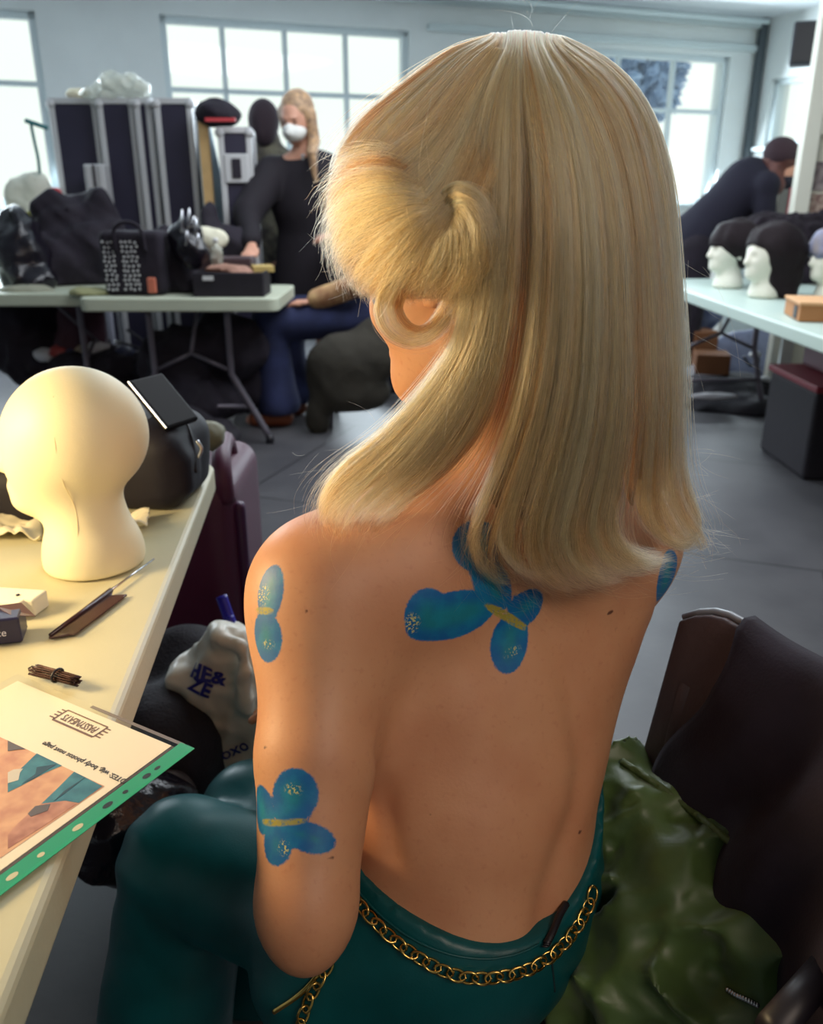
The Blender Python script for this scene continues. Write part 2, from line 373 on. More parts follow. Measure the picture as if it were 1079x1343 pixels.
mole = wing_field([(401, 802, 2.6, 2.2, 0), (498, 979, 2.4, 2, 0), (800, 803, 3.6, 2.6, 0), (808, 826, 2.6, 2, 0), (653, 1011, 2.5, 2, 0), (563, 1067, 2.6, 1.8, 0), (760, 1091, 2.4, 2.4, 0), (434, 1126, 4, 2.4, 0), (374, 1137, 2.3, 1.8, 0), (590, 1100, 2, 1.6, 0), (348, 980, 2, 2, 0)])
face = HC+HR@V(-.060, .062, -.030)
sh = np.linalg.norm((vw-face)*V(1, 1, 1.1), axis=1)-.013
wing = np.minimum(wing, sh)
lip = np.minimum(np.linalg.norm((vw-(HC+HR@V(0, .105, -.084)))@HR/V(.024, .02, .010), axis=1)-1, 9)*.01
cheek = np.exp(-(polydist(hits([(500, 420), (510, 470)]))/.03)**2)*0
for nm, ar in (('wing', wing), ('stripe', stripe), ('glit', glit), ('mole', mole), ('lip', lip)): fattr(person, nm, ar)
nt = skin.node_tree; b = nt.nodes['Principled BSDF']; N_ = nt.nodes.new; L_ = nt.links.new
tc = N_('ShaderNodeTexCoord')
def noise(scale, det=4):
    n = N_('ShaderNodeTexNoise'); n.inputs['Scale'].default_value = scale; n.inputs['Detail'].default_value = det; L_(tc.outputs['Object'], n.inputs['Vector']); return n.outputs[0]
def math_(op, a, b_=None, c=None):
    m = N_('ShaderNodeMath'); m.operation = op
    for i, x in enumerate((a, b_, c)):
        if x is None: continue
        if isinstance(x, (int, float)): m.inputs[i].default_value = x
        else: L_(x, m.inputs[i])
    return m.outputs[0]
def rng_(v, a, b_, c=0., d=1.):
    m = N_('ShaderNodeMapRange'); m.interpolation_type = 'SMOOTHSTEP'; L_(v, m.inputs[0])
    for i, x in zip((1, 2, 3, 4), (a, b_, c, d)): m.inputs[i].default_value = x
    return m.outputs[0]
def mix_(f, a, b_):
    m = N_('ShaderNodeMix'); m.data_type = 'RGBA'
    if isinstance(f, (int, float)): m.inputs[0].default_value = f
    else: L_(f, m.inputs[0])
    for i, x in ((6, a), (7, b_)):
        if isinstance(x, tuple): m.inputs[i].default_value = x
        else: L_(x, m.inputs[i])
    return m.outputs[2]
def attr(n): a = N_('ShaderNodeAttribute'); a.attribute_name = n; return a.outputs['Fac']
base = mix_(rng_(noise(9), .35, .7), srgb(206, 150, 112), srgb(194, 134, 98))
base = mix_(math_('MULTIPLY', rng_(noise(170), .55, .8), .35), base, srgb(176, 108, 80))
base = mix_(rng_(attr('lip'), .001, -.001), base, srgb(168, 84, 78))
fray = math_('MULTIPLY_ADD', noise(420), .003, math_('ADD', attr('wing'), -.0015))
edge = mix_(rng_(fray, -.022, -.004), srgb(22, 122, 140), srgb(10, 96, 158))
edge = mix_(math_('MULTIPLY', rng_(noise(60), .4, .7), .45), edge, srgb(20, 140, 170))
edge = mix_(math_('MULTIPLY', rng_(attr('glit'), .002, -.004), rng_(noise(500, 2), .52, .6)), edge, srgb(198, 190, 120))
col = mix_(rng_(fray, .0012, -.0012), base, edge)
col = mix_(math_('MULTIPLY', rng_(attr('stripe'), .001, -.0012), rng_(noise(350), .32, .5, .35, 1.)), col, srgb(160, 148, 62))
col = mix_(math_('MULTIPLY', rng_(attr('mole'), .0012, -.0006), .9), col, srgb(84, 44, 34))
L_(col, b.inputs['Base Color'])
# ------------------------------------------------------------------ wig: guides are pixel-ray points with a depth, i.e. points in the room
def G(*p): return np.array([P(*q) for q in p])
NG = 30
back = [G((680, 43, .748), (640, 46, .735), (597, 59, .725), (556, 84, .715), (514, 117, .70), (474, 152, .695), (446, 190, .69), (430, 225, .695)),
    G((681, 43, .745), (645, 52, .715), (612, 76, .70), (570, 122, .675), (520, 184, .65), (490, 225, .645), (474, 262, .65)),
    G((682, 43, .743), (655, 62, .70), (625, 110, .665), (592, 170, .642), (570, 220, .632), (553, 275, .625), (548, 320, .62)),
    G((683, 43, .741), (665, 64, .695), (640, 120, .655), (620, 195, .632), (610, 270, .622), (606, 350, .618), (600, 425, .625), (574, 478, .632), (508, 556, .642), (446, 606, .655), (417, 648, .668), (420, 682, .68), (438, 700, .69)),
    G((684, 43, .740), (674, 64, .693), (658, 125, .65), (650, 200, .622), (646, 290, .61), (636, 370, .612), (618, 455, .62), (574, 535, .63), (514, 604, .642), (460, 650, .658), (436, 684, .672), (450, 710, .69)),
    G((685, 43, .739), (681, 64, .692), (680, 125, .645), (682, 210, .617), (680, 310, .605), (674, 400, .608), (660, 480, .618), (640, 545, .632), (606, 598, .648), (560, 640, .662), (515, 674, .676), (492, 700, .69), (500, 716, .70))]
right = [G((685, 43, .739), (684, 64, .692), (688, 125, .644), (698, 210, .614), (702, 310, .603), (696, 410, .605), (684, 500, .612), (664, 580, .625), (636, 650, .64), (614, 702, .648), (620, 742, .66), (648, 760, .672), (672, 742, .682)),
    G((686, 43, .739), (696, 64, .693), (714, 125, .646), (732, 215, .617), (738, 320, .605), (735, 430, .608), (722, 530, .615), (700, 620, .63), (682, 690, .643), (684, 738, .655), (712, 770, .67), (748, 772, .685)),
    G((687, 43, .740), (710, 64, .697), (740, 125, .656), (765, 210, .632), (778, 320, .62), (780, 430, .62), (772, 540, .628), (750, 640, .64), (736, 700, .648), (746, 746, .66), (778, 772, .675), (806, 762, .688)),
    G((688, 43, .742), (724, 64, .705), (765, 120, .675), (800, 205, .655), (818, 310, .645), (822, 420, .645), (820, 530, .65), (806, 630, .66), (796, 692, .667), (814, 730, .675), (850, 746, .686), (880, 734, .695)),
    G((689, 42, .744), (736, 58, .722), (782, 92, .705), (820, 140, .697), (840, 200, .69), (855, 290, .68), (862, 400, .68), (864, 520, .68), (858, 620, .69), (858, 676, .693), (878, 710, .697), (908, 718, .703), (918, 700, .71)),
    G((690, 42, .746), (742, 50, .745), (792, 73, .745), (834, 112, .745), (864, 168, .745), (884, 250, .74), (892, 360, .74), (896, 480, .74), (894, 590, .74), (902, 646, .735), (918, 680, .73), (914, 708, .722), (888, 724, .715)),
    G((690, 42, .750), (738, 52, .78), (786, 78, .81), (828, 115, .82), (858, 170, .82), (880, 250, .82), (888, 360, .82), (892, 480, .81), (892, 590, .80), (898, 650, .79), (906, 680, .78), (898, 700, .77))]
far = [right[-1], G((688, 43, .752), (715, 60, .80), (750, 110, .86), (785, 200, .89), (800, 300, .90), (805, 420, .89), (800, 540, .87), (790, 640, .86)),
    G((684, 44, .753), (672, 60, .81), (660, 110, .87), (650, 200, .91), (650, 260, .915)),
    G((681, 44, .752), (650, 58, .79), (600, 90, .83), (550, 140, .86), (500, 190, .86), (470, 220, .85)),
    G((680, 44, .750), (640, 52, .765), (585, 76, .78), (520, 118, .79), (470, 160, .79), (438, 200, .78), (430, 228, .77))]
far.append(back[0])
# the pinned wave in front of and over the ear
wave = [G((592, 258, .630), (560, 226, .628), (512, 198, .642), (466, 198, .665), (434, 222, .69), (424, 256, .715)),
    G((590, 264, .620), (548, 240, .612), (495, 228, .622), (452, 244, .648), (430, 280, .675), (438, 318, .70)),
    G((588, 270, .613), (545, 258, .600), (494, 264, .607), (454, 292, .632), (440, 328, .658), (456, 366, .68)),
    G((587, 276, .608), (552, 276, .592), (510, 298, .597), (474, 330, .617), (456, 358, .64), (474, 386, .665)),
    G((587, 282, .606), (562, 292, .590), (530, 325, .594), (500, 358, .608), (482, 382, .628), (492, 398, .645)),
    G((588, 286, .604), (572, 302, .590), (550, 340, .594), (530, 366, .604), (520, 386, .618), (536, 396, .632)),
    G((588, 288, .604), (584, 308, .584), (574, 345, .588), (564, 372, .602), (558, 388, .615), (566, 396, .625)),
    G((588, 284, .604), (598, 290, .580), (606, 325, .580), (602, 360, .588), (586, 386, .61), (572, 396, .622)),
    G((582, 276, .604), (602, 266, .582), (622, 300, .572), (621, 345, .582), (606, 376, .608), (588, 396, .62)),
    G((574, 268, .606), (600, 252, .588), (628, 276, .574), (635, 330, .578), (624, 370, .61), (600, 400, .622), (580, 408, .632)),
    G((566, 260, .612), (598, 240, .598), (632, 262, .584), (646, 320, .588), (632, 372, .618), (606, 408, .628), (584, 416, .636))]
curl = [G((530, 335, .602), (502, 372, .612), (489, 408, .618), (502, 441, .623), (536, 457, .63), (570, 446, .634), (597, 412, .630), (616, 368, .603)),
    G((545, 345, .603), (517, 378, .612), (508, 408, .620), (521, 433, .623), (546, 443, .63), (571, 429, .632), (591, 400, .625), (606, 362, .602)),
    G((560, 350, .603), (535, 384, .612), (526, 405, .620), (538, 425, .625), (556, 428, .63), (575, 410, .628), (588, 382, .615), (598, 352, .600))]
short3 = np.vstack([back[3][:-6], P(604, 385, .622), P(598, 408, .63)])
def rootfix(lst, apex=True):
    for i, g in enumerate(lst):
        x2 = 539.5+F*g[1][0]/((g[1]-V(0, 0, H))@V(0, ct, -st)); f_ = (x2-684)
        lst[i] = np.vstack([P(684+f_*.75, 74, .80), P(684+f_*.9, 40+f_*f_*.0026, .752), g[1:]]) if apex else np.vstack([P(684+f_*.6, 74, .80), g[1:]])
right0 = right[-1].copy(); _s = [short3]; rootfix(_s); short3 = _s[0]; rootfix(back); rootfix(right); rootfix(far, False); far[0] = right[-1]; far[-1] = back[0]
axis_c = V(.085, .755, 1.1)
def sheet(guides, nu, nt_):
    g = np.array([spl(x, nt_) for x in guides])            # guides x nt x 3
    q = np.stack([spl(g[:, j], 200) if len(g) > 2 else np.stack([np.linspace(g[0, j, k], g[-1, j, k], 200) for k in range(3)], 1) for j in range(nt_)], 1)
    return q, g
def sheet_lin(guides, nt_):
    g = np.array([spl(x, nt_) for x in guides]); K = len(g)
    d = [np.linalg.norm(g[i+1]-g[i], axis=1).mean() for i in range(K-1)]; L = np.r_[0, np.cumsum(d)]/sum(d)
    def ev(u):
        i = int(np.clip(np.searchsorted(L, u, side='right')-1, 0, K-2)); t = (u-L[i])/(L[i+1]-L[i])
        a, b, c, e = g[max(i-1, 0)], g[i], g[i+1], g[min(i+2, K-1)]
        return .5*((2*b)+(c-a)*t+(2*a-5*b+4*c-e)*t*t+(3*b-a-3*c+e)*t**3)
    return ev
strands = []; rad = []; tone = []
def grow(guides, n, seed, depth=.012, clump=.006, fr=.0012, lmin=.86, stray=.03, nclump=40, tone0=0., ctr=axis_c, spread=0., toward=None, r0=9.5e-5, tw=.0):
    r = np.random.default_rng(seed); ev = sheet_lin(guides, NG); t = np.linspace(0, 1, NG)
    cu = r.uniform(0, 1, nclump); co = r.normal(0, 1, nclump); cd = r.uniform(0, 1, nclump); ct_ = r.normal(0, 1, nclump); cph = r.uniform(0, 6.28, nclump)
    for i in range(n):
        u = r.uniform(0, 1); k = int(np.argmin(abs(cu-u)+r.uniform(0, .004, nclump))); w = .15*t+.95*t**3
        uu = u; a = ev(uu); b = ev(float(np.clip(cu[k], 0, 1))); p = a*(1-w[:, None]*.72)+b*(w[:, None]*.72)
        inw = (ctr if toward is None else toward)-p; inw[:, 2] *= .4; inw /= np.linalg.norm(inw, axis=1)[:, None]
        dp = depth*(r.uniform(0, 1)**1.4)+clump*(.5+.5*math.sin(cph[k]+u*9))*cd[k]
        p = p+inw*(dp*(.25+.75*np.sin(np.clip(t*1.6, 0, 1)*pi/2)))[:, None]
        tg = np.gradient(p, axis=0); tg /= np.linalg.norm(tg, axis=1)[:, None]+1e-9; sd = np.cross(tg, inw)
        cl_ = np.clip((t-.80)/.20, 0, 1)**2; p = p+sd*(tw*(2.6*ct_[k]+1.3*r.normal())*cl_)[:, None]-inw*(tw*1.2*abs(co[k])*cl_)[:, None]
        ph = r.uniform(0, 6.28); fq = r.uniform(2, 5)
        p = p+sd*(fr*r.normal()*t*1.5+fr*.6*np.sin(t*fq*3+ph)*t+tw*co[k]*t**2)[:, None]
        if r.uniform() < stray:
            am = r.uniform(.004, .018); p = p-inw*(am*t**2)[:, None]+sd*(am*r.normal()*t**2*np.cos(t*3))[:, None]
        L = r.uniform(lmin, 1); 
        if L < 1:
            s = t*L; p = np.stack([np.interp(s, t, p[:, q]) for q in range(3)], 1)
        strands.append(p); rad.append(r0*r.uniform(.75, 1.25)); tone.append(float(np.clip(.5+.20*ct_[k]+.26*r.normal()+tone0, 0, 1)))
hair_base = mat('hair_base', (160, 112, 68), .75)
# solid body of the hair under the strands
hb = MB()
def shell(guides, n=40, inset=.010, ctr=axis_c, t1=.88):
    ev = sheet_lin(guides, NG); A = []; tt = np.linspace(0, 1, NG)
    for i, u in enumerate(np.linspace(0, 1, n)):
        p = ev(u); Lq = t1*(.93+.07*math.sin(i*2.1)*math.cos(i*.7)) if t1 < 1 else 1; A.append(np.stack([np.interp(tt*Lq, tt, p[:, q]) for q in range(3)], 1))
    A = np.array(A)
    inw = ctr-A; inw[..., 2] *= .4; inw /= np.linalg.norm(inw, axis=2)[..., None]; hb.grid(A+inw*inset); return A
shell(back[:3]+[short3], 30, .013, t1=1.); shell(back[3:], 34, .013); shell([back[5], right[0]], 6, .013, t1=.55); shell(right, 60, .013); shell(far, 50, .008)
hair = hb.out('hair', hair_base, person); so = hair.modifiers.new('solid', 'SOLIDIFY'); so.thickness = .003; so.offset = 0
wb = MB()
def wshell(guides, ins=.008):
    ev = sheet_lin(guides, NG); A = np.array([ev(u) for u in np.linspace(0, 1, 20)]); inw = HC-A; inw /= np.linalg.norm(inw, axis=2)[..., None]; wb.grid(A+inw*ins)
wshell(wave, .008)
pin = wb.out('pinned_wave', hair_base, hair); so = pin.modifiers.new('solid', 'SOLIDIFY'); so.thickness = .002; so.offset = 0
Q = .72
grow(back[:3]+[short3], int(5600*Q), 1, .009, .006, lmin=.9, nclump=38)
grow(back[3:6], int(7500*Q), 2, .012, .009, lmin=.86, nclump=30, tw=.003)
grow([back[5], right[0]], int(220*Q), 3, .012, .004, lmin=.3, nclump=8)
grow(right[:4], int(12500*Q), 4, .014, .011, lmin=.82, nclump=34, tw=.006)
grow(right[3:], int(10500*Q), 5, .013, .010, lmin=.84, nclump=30, tw=.005)
grow(far, int(3500*Q), 6, .01, .003, nclump=40, tone0=-.05)
blend = [G((640, 58, .705), (602, 100, .68), (562, 148, .655), (515, 188, .642), (470, 225, .652), (440, 268, .676), (436, 312, .69)),
    G((652, 62, .698), (622, 115, .664), (588, 178, .636), (548, 228, .614), (500, 272, .612), (462, 318, .638), (454, 356, .66)),
    G((662, 64, .695), (642, 128, .652), (616, 200, .626), (588, 258, .600), (552, 298, .590), (516, 340, .600), (492, 376, .622)),
    G((670, 64, .694), (656, 134, .649), (636, 208, .620), (614, 262, .592), (590, 305, .583), (568, 350, .590), (556, 388, .61)),
    G((676, 64, .693), (666, 138, .646), (650, 214, .617), (634, 262, .592), (632, 312, .582), (620, 362, .590), (598, 400, .615))]
grow(blend, int(4200*Q), 21, .006, .008, fr=.0035, lmin=.75, stray=.12, nclump=26, ctr=HC, tw=.004, tone0=-.04)
grow(wave[:6], int(6400*Q), 7, .013, .011, fr=.0036, lmin=.72, stray=.14, nclump=26, ctr=HC, tw=.004)
grow(wave[4:], int(5200*Q), 9, .013, .010, fr=.003, lmin=.78, stray=.10, nclump=22, ctr=HC, tw=.003)
grow(wave[1:], 900, 12, -.003, .004, fr=.007, lmin=.5, stray=.35, nclump=30, ctr=HC, tw=.006, tone0=.12)
grow(right[:6], 900, 13, -.002, .003, fr=.003, lmin=.7, stray=.5, nclump=60, tw=.010, tone0=.15)
grow(back[3:], 500, 14, -.002, .003, fr=.003, lmin=.7, stray=.5, nclump=40, tw=.006, tone0=.15)
grow(curl, int(650*Q), 10, .004, .002, fr=.002, lmin=.8, nclump=5, ctr=HC)
# single fly-away hairs
r = np.random.default_rng(11)
def fly(px, py, Y, n, ln, dirs, cr=.5):
    for i in range(n):
        p0 = P(px+r.normal()*14, py+r.normal()*30, Y+r.normal()*.01); d = unit(V(*dirs)+r.normal(size=3)*.45); g = unit(r.normal(size=3)); L = ln*r.uniform(.4, 1.1); t = np.linspace(0, 1, NG)[:, None]
        strands.append(p0+d*L*t+g*L*cr*t*t); rad.append(3.6e-5); tone.append(.75)
for a in ((430, 640, .67, 16, .04, (-1, 0, -.6)), (900, 450, .73, 9, .10, (.25, 0, -1)), (900, 340, .73, 6, .09, (.3, 0, -.6)), (905, 640, .73, 22, .04, (1, 0, -.3)), (640, 720, .64, 26, .035, (-.3, 0, -.6), 1.2), (440, 260, .70, 10, .025, (-1, 0, -.5), 1.2),
          (456, 340, .66, 12, .018, (-1, 0, -.5), 1.4), (720, 740, .66, 22, .04, (.6, 0, -1), .6), (480, 690, .68, 18, .05, (.6, 0, -.5), .8), (560, 250, .60, 16, .04, (-.6, -.2, .3), 1.2), (610, 430, .62, 14, .06, (.2, 0, -1), .8), (690, 45, .72, 14, .02, (0, 0, 1), 1.5), (520, 590, .65, 9, .03, (-1, 0, .2), 1)): fly(*a)
pts = np.array(strands) - WL[person]; n = len(pts)
hc = bpy.data.hair_curves.new('hair_strands'); hc.add_curves([NG]*n)
hc.attributes['position'].data.foreach_set('vector', pts.astype(np.float32).ravel())
ra = hc.attributes.get('radius') or hc.attributes.new('radius', 'FLOAT', 'POINT')
tp = np.linspace(0, 1, NG); prof = 1-.65*np.clip((tp-.8)/.2, 0, 1)
ra.data.foreach_set('value', (np.array(rad)[:, None]*prof[None]).astype(np.float32).ravel())
tn = hc.attributes.new('tone', 'FLOAT', 'CURVE'); tn.data.foreach_set('value', np.array(tone, np.float32))
hm = bpy.data.materials.new('blonde_hair'); hm.use_nodes = True; nt = hm.node_tree; nt.nodes.clear()
o_ = nt.nodes.new('ShaderNodeOutputMaterial'); hb_ = nt.nodes.new('ShaderNodeBsdfHairPrincipled'); at = nt.nodes.new('ShaderNodeAttribute'); at.attribute_name = 'tone'
mx = nt.nodes.new('ShaderNodeMix'); mx.data_type = 'RGBA'; mx.inputs[6].default_value = srgb(158, 94, 52); mx.inputs[7].default_value = srgb(255, 218, 158)
nt.links.new(at.outputs['Fac'], mx.inputs[0]); nt.links.new(mx.outputs[2], hb_.inputs['Color'])
hb_.inputs['IOR'].default_value = 1.42; hb_.inputs['Roughness'].default_value = .42; hb_.inputs['Radial Roughness'].default_value = .5
nt.links.new(hb_.outputs[0], o_.inputs[0]); hc.materials.append(hm)
ho = bpy.data.objects.new('hair_strands', hc); C.objects.link(ho); ho.parent = hair; WL[ho] = WL[person]
# ------------------------------------------------------------------ trousers, chain belt
teal = mat('teal_satin', (4, 80, 84), .38, spec=.35, var=.25, vscale=14, bump=.05, bscale=500); crumple(teal, 7, .35, .01)
tf = Fld((-.50, .50, .05), (.30, 1.12, .68), .006)
build_torso(tf, .007); tf.seg(V(.05, .64, .49), V(-.075, .635, .465), .095, .088, .05)
for hp, kn, an, kr in ((HIL, KNL, V(-.335, .765, .10), .074), (HIR, KNR, V(-.23, .95, .10), .070)):
    tf.seg(hp, kn, .088, kr, .04); tf.seg(kn, kn*.5+an*.5, kr, kr+.006, .02); tf.seg(kn*.5+an*.5, an, kr+.006, kr+.02, .01)
X, Y, Z = tf.ax[0][:, None, None], tf.ax[1][None, :, None], tf.ax[2][None, None, :]
# soft folds running from the hips to the knees
fold = np.sin((X*1.0+Y*2.2+Z*1.4)*42+2*np.sin(X*23+Z*17))*np.sin(X*16+1.0)*np.clip((.60-Z)*9, 0, 1)
tf.f = (tf.f-.0014*fold-.0008*vnoise((X, Y, Z), 26, 3)).astype(np.float32)
lx = (X-.06)*Rd[0]+(Y-.69)*Rd[1]; fwd = (X-.06)*Fd[0]+(Y-.69)*Fd[1]
wz = .560+2.3*lx**2+.02*np.clip(fwd, 0, .1)/.1
tf.f = np.maximum(tf.f, Z-wz).astype(np.float32)
tf.cut(V(0, 0, .085), V(0, 0, -1))
trousers = tf.out('trousers', teal, person)
TB = bvh_of(trousers)
gold = mat('gold_metal', (214, 176, 98), .22, 1.); dark_m = mat('dark_zip', (30, 26, 32), .4, .3)
def surf(pts, off, bvh=TB):
    o = []
    for q in pts:
        h, n_ = hit(bvh, *q); 
        if h is not None: o.append(h+n_*off)
    return np.array(o)
def chain(path, size, name, link_n=None, wire=.0013):
    L = np.r_[0, np.cumsum(np.linalg.norm(np.diff(path, axis=0), axis=1))]; pitch = size*1.35; n_ = int(L[-1]/pitch); mb = MB()
    for i in range(n_):
        s_ = (i+.5)*pitch; c = np.array([np.interp(s_, L, path[:, k]) for k in range(3)]); c2 = np.array([np.interp(s_+.003, L, path[:, k]) for k in range(3)])
        t = unit(c2-c); nr = unit(V(0, 0, H)-c); b_ = unit(np.cross(nr, t)); nr = np.cross(t, b_); a = np.linspace(0, 2*pi, 14, endpoint=False)
        tilt_ = .6 if i % 2 else -.45; bb = b_*math.cos(tilt_)+nr*math.sin(tilt_)
        ring = c+np.outer(np.cos(a)*size, t)+np.outer(np.sin(a)*size*.62, bb)+np.outer(np.sin(2*a)*size*.12, nr)
        mb.tube(ring, wire, 6, closed=True)
    return mb.out(name, gold, person)
wl = surf(spl([(466, 1172, 0), (492, 1205, 0), (530, 1240, 0), (572, 1266, 0), (610, 1279, 0), (650, 1279, 0), (690, 1268, 0), (724, 1246, 0), (750, 1216, 0), (768, 1182, 0), (776, 1150, 0)], 60)[:, :2], .0045)
chain(spl(wl, 80), .0085, 'chain_belt')
ev_ = spl([P(455, 1200, .62), P(432, 1262, .60), P(410, 1300, .585), P(398, 1345, .575), P(395, 1400, .57)], 40)
h2 = surf([(436, 1262), (424, 1280), (412, 1300), (403, 1320), (397, 1342), (393, 1370)], .006)
if len(h2) > 2: chain(spl(h2, 40), .0085, 'chain_end')
h3 = surf([(425, 1268), (408, 1290), (388, 1308), (362, 1325), (335, 1342), (315, 1365)], .003)
if len(h3) > 2: MB().tube(spl(h3, 30), .0025, 8).out('gold_trim', gold, person)
# zip and the turned-back corner at the waist
z0 = surf([(742, 1188), (733, 1205), (722, 1222), (712, 1237)], .004)
if len(z0) > 2:
    p = spl(z0, 22); mb = MB(); mb.tube(p, .0035, 8)
    for q in p: mb.ell(q+V(-.001, -.003, .001), (.0035, .0012, .001), None, 8)
    zp = mb.out('zipper', dark_m, trousers)
sm = surf([(722, 1246), (724, 1270), (727, 1300), (729, 1330), (731, 1380)], .0004)
if len(sm) > 2: MB().tube(spl(sm, 20), .0011, 6).out('seam', mat('dark_seam', (4, 40, 44), .8), trousers)
hemp = spl([(470, 1160, 0), (500, 1192, 0), (540, 1222, 0), (590, 1243, 0), (640, 1249, 0), (680, 1242, 0), (706, 1230, 0)], 40)[:, :2]
hm_ = surf(hemp+np.array([0, 8]), .0015)
if len(hm_) > 2: MB().tube(spl(hm_, 60), .0012, 6).out('waist_piping', teal, trousers)
# ------------------------------------------------------------------ the room
wallm = mat('wall_paint', (218, 224, 224), .8, var=.06, vscale=3); wallw = mat('wall_white', (206, 214, 214), .8, var=.04, vscale=3)
ceilm = mat('ceiling_paint', (206, 212, 216), .85, var=.08, vscale=2); trimm = mat('trim_paint', (196, 208, 210), .6)
framem = mat('window_frame_paint', (196, 208, 212), .5)
floorm = mat('floor_concrete', (84, 83, 86), .42, var=.3, vscale=3.5, rgb2=(70, 69, 73), bump=.05, bscale=40)
_nt = floorm.node_tree; _b = _nt.nodes['Principled BSDF']
_l = _b.inputs['Base Color'].links[0].from_socket; _tc = _nt.nodes.new('ShaderNodeTexCoord'); _br = _nt.nodes.new('ShaderNodeTexBrick')
_mp = _nt.nodes.new('ShaderNodeMapping'); _mp.inputs['Rotation'].default_value = (0, 0, .35); _nt.links.new(_tc.outputs['Object'], _mp.inputs[0]); _nt.links.new(_mp.outputs[0], _br.inputs['Vector'])
_br.inputs['Scale'].default_value = 1; _br.inputs['Mortar Size'].default_value = .008; _br.inputs['Brick Width'].default_value = 1.5; _br.inputs['Row Height'].default_value = 1.2
_br.inputs['Color1'].default_value = (1, 1, 1, 1); _br.inputs['Color2'].default_value = (.93, .93, .93, 1); _br.inputs['Mortar'].default_value = (.5, .5, .5, 1)
_m = _nt.nodes.new('ShaderNodeMix'); _m.data_type = 'RGBA'; _m.blend_type = 'MULTIPLY'; _m.inputs[0].default_value = 1
_nt.links.new(_l, _m.inputs[6]); _nt.links.new(_br.outputs[0], _m.inputs[7]); _nt.links.new(_m.outputs[2], _b.inputs['Base Color'])
glass = bpy.data.materials.new('window_glass'); glass.use_nodes = True; _g = glass.node_tree
_gb = _g.nodes.new('ShaderNodeBsdfGlossy'); _gb.inputs['Roughness'].default_value = .05; _tr = _g.nodes.new('ShaderNodeBsdfTransparent'); _mxs = _g.nodes.new('ShaderNodeMixShader'); _mxs.inputs[0].default_value = .04
_g.links.new(_tr.outputs[0], _mxs.inputs[1]); _g.links.new(_gb.outputs[0], _mxs.inputs[2]); _g.links.new(_mxs.outputs[0], _g.nodes['Material Output'].inputs[0])
TW = unit(V(.939, .345, 0)); NW = V(TW[1], -TW[0], 0); A0 = V(-1.83, 7.06, 0); RW = np.stack([TW, -NW, V(0, 0, 1)], 1)   # local x along wall, y outwards
def on_wall(px, py, A=A0, n=NW, t=TW):
    d = ray(px, py); o = V(0, 0, H); k = ((A-o)@n)/(d@n); p = o+d*k; return (p-A)@t, p[2]
CEIL = 2.70
def wall_with_holes(name, A, t, n, s0, s1, holes, m, th=.22):
    mb = MB(); R = np.stack([t, -n, V(0, 0, 1)], 1); xs = s0
    def bx(a, b, z0, z1):
        if b-a > 1e-3 and z1-z0 > 1e-3: mb.box(A+t*(a+b)/2-n*th/2+V(0, 0, (z0+z1)/2), (b-a, th, z1-z0), R)
    for a, b, z0, z1 in sorted(holes):
        bx(xs, a, 0, CEIL); bx(a, b, 0, z0); bx(a, b, z1, CEIL); xs = b
    bx(xs, s1, 0, CEIL); return mb.out(name, m, smooth=False, kind='structure')
def window(name, A, t, n, a, b, z0, z1, vs, hs, th=.05, dep=.08):
    R = np.stack([t, -n, V(0, 0, 1)], 1); mb = MB()
    def bar(x0, x1, y0, y1, w=dep): mb.box(A+t*(x0+x1)/2-n*dep+V(0, 0, (y0+y1)/2), (x1-x0, w, y1-y0), R)
    bar(a, a+th, z0, z1); bar(b-th, b, z0, z1); bar(a, b, z0, z0+th); bar(a, b, z1-th, z1)
    for v_ in vs: bar(v_-.018, v_+.018, z0, z1, .05)
    for h_ in hs: bar(a, b, h_-.018, h_+.018, .05)
    o = mb.out(name, framem, smooth=False, kind='structure', bevel=.004)
    g = MB(); g.box(A+t*(a+b)/2-n*dep+V(0, 0, (z0+z1)/2), (b-a-.02, .006, z1-z0-.02), R); g.out('pane', glass, o, smooth=False)
    s_ = MB(); s_.box(A+t*(a+b)/2+n*.02+V(0, 0, z0-.02), (b-a+.1, .14, .035), R); s_.out('window_sill', trimm, o, smooth=False, bevel=.004)
    return o
sx = lambda px, py: on_wall(px, py)[0]
ZT, ZM, ZB = 2.42, 1.93, 1.10
w1 = (sx(51, 60)-1.55, sx(51, 60), ZB, ZT-.03); w2 = (sx(212, 60), sx(537, 60), ZB, ZT); w3 = (sx(742, 100), sx(956, 100), ZB, ZT-.04)
s_end = sx(999, 60); B0 = A0+TW*s_end; TR = NW.copy(); NR = -TW   # right wall runs back towards us
wall_with_holes('wall_back', A0, TW, NW, -5.2, s_end+.2, [w1, w2, w3], wallm)
window('window_1', A0, TW, NW, *w1, [w1[1]-.52, w1[1]-1.04], [ZM]); window('window_2', A0, TW, NW, *w2, [sx(294, 60), sx(376, 60), sx(456, 60)], [ZM])
window('window_3', A0, TW, NW, *w3, [sx(816, 90), sx(889, 90)], [ZM-.02])
rs = lambda px, py: on_wall(px, py, B0, NR, TR)[0]
w4 = (rs(1006, 150), rs(1006, 150)+1.15, 1.60, 2.18)
wall_with_holes('wall_right', B0, TR, NR, 0, 11.5, [w4], wallm); window('window_4', B0, TR, NR, *w4, [(w4[0]+w4[1])/2-.2], [])
L0 = A0-TW*5.2; wall_with_holes('wall_left', L0, TR, TW, 0, 11.5, [], wallm)
E0 = L0+TR*11.5; wall_with_holes('wall_rear', E0, TW, -NW, 0, s_end+5.4, [], wallw)
cs = [L0+V(0, 0, 0), B0, B0+TR*11.5, E0]
ctr_ = sum(cs)/4; ring = [tuple((c+(c-ctr_)*.03)[:2]) for c in cs][::-1]
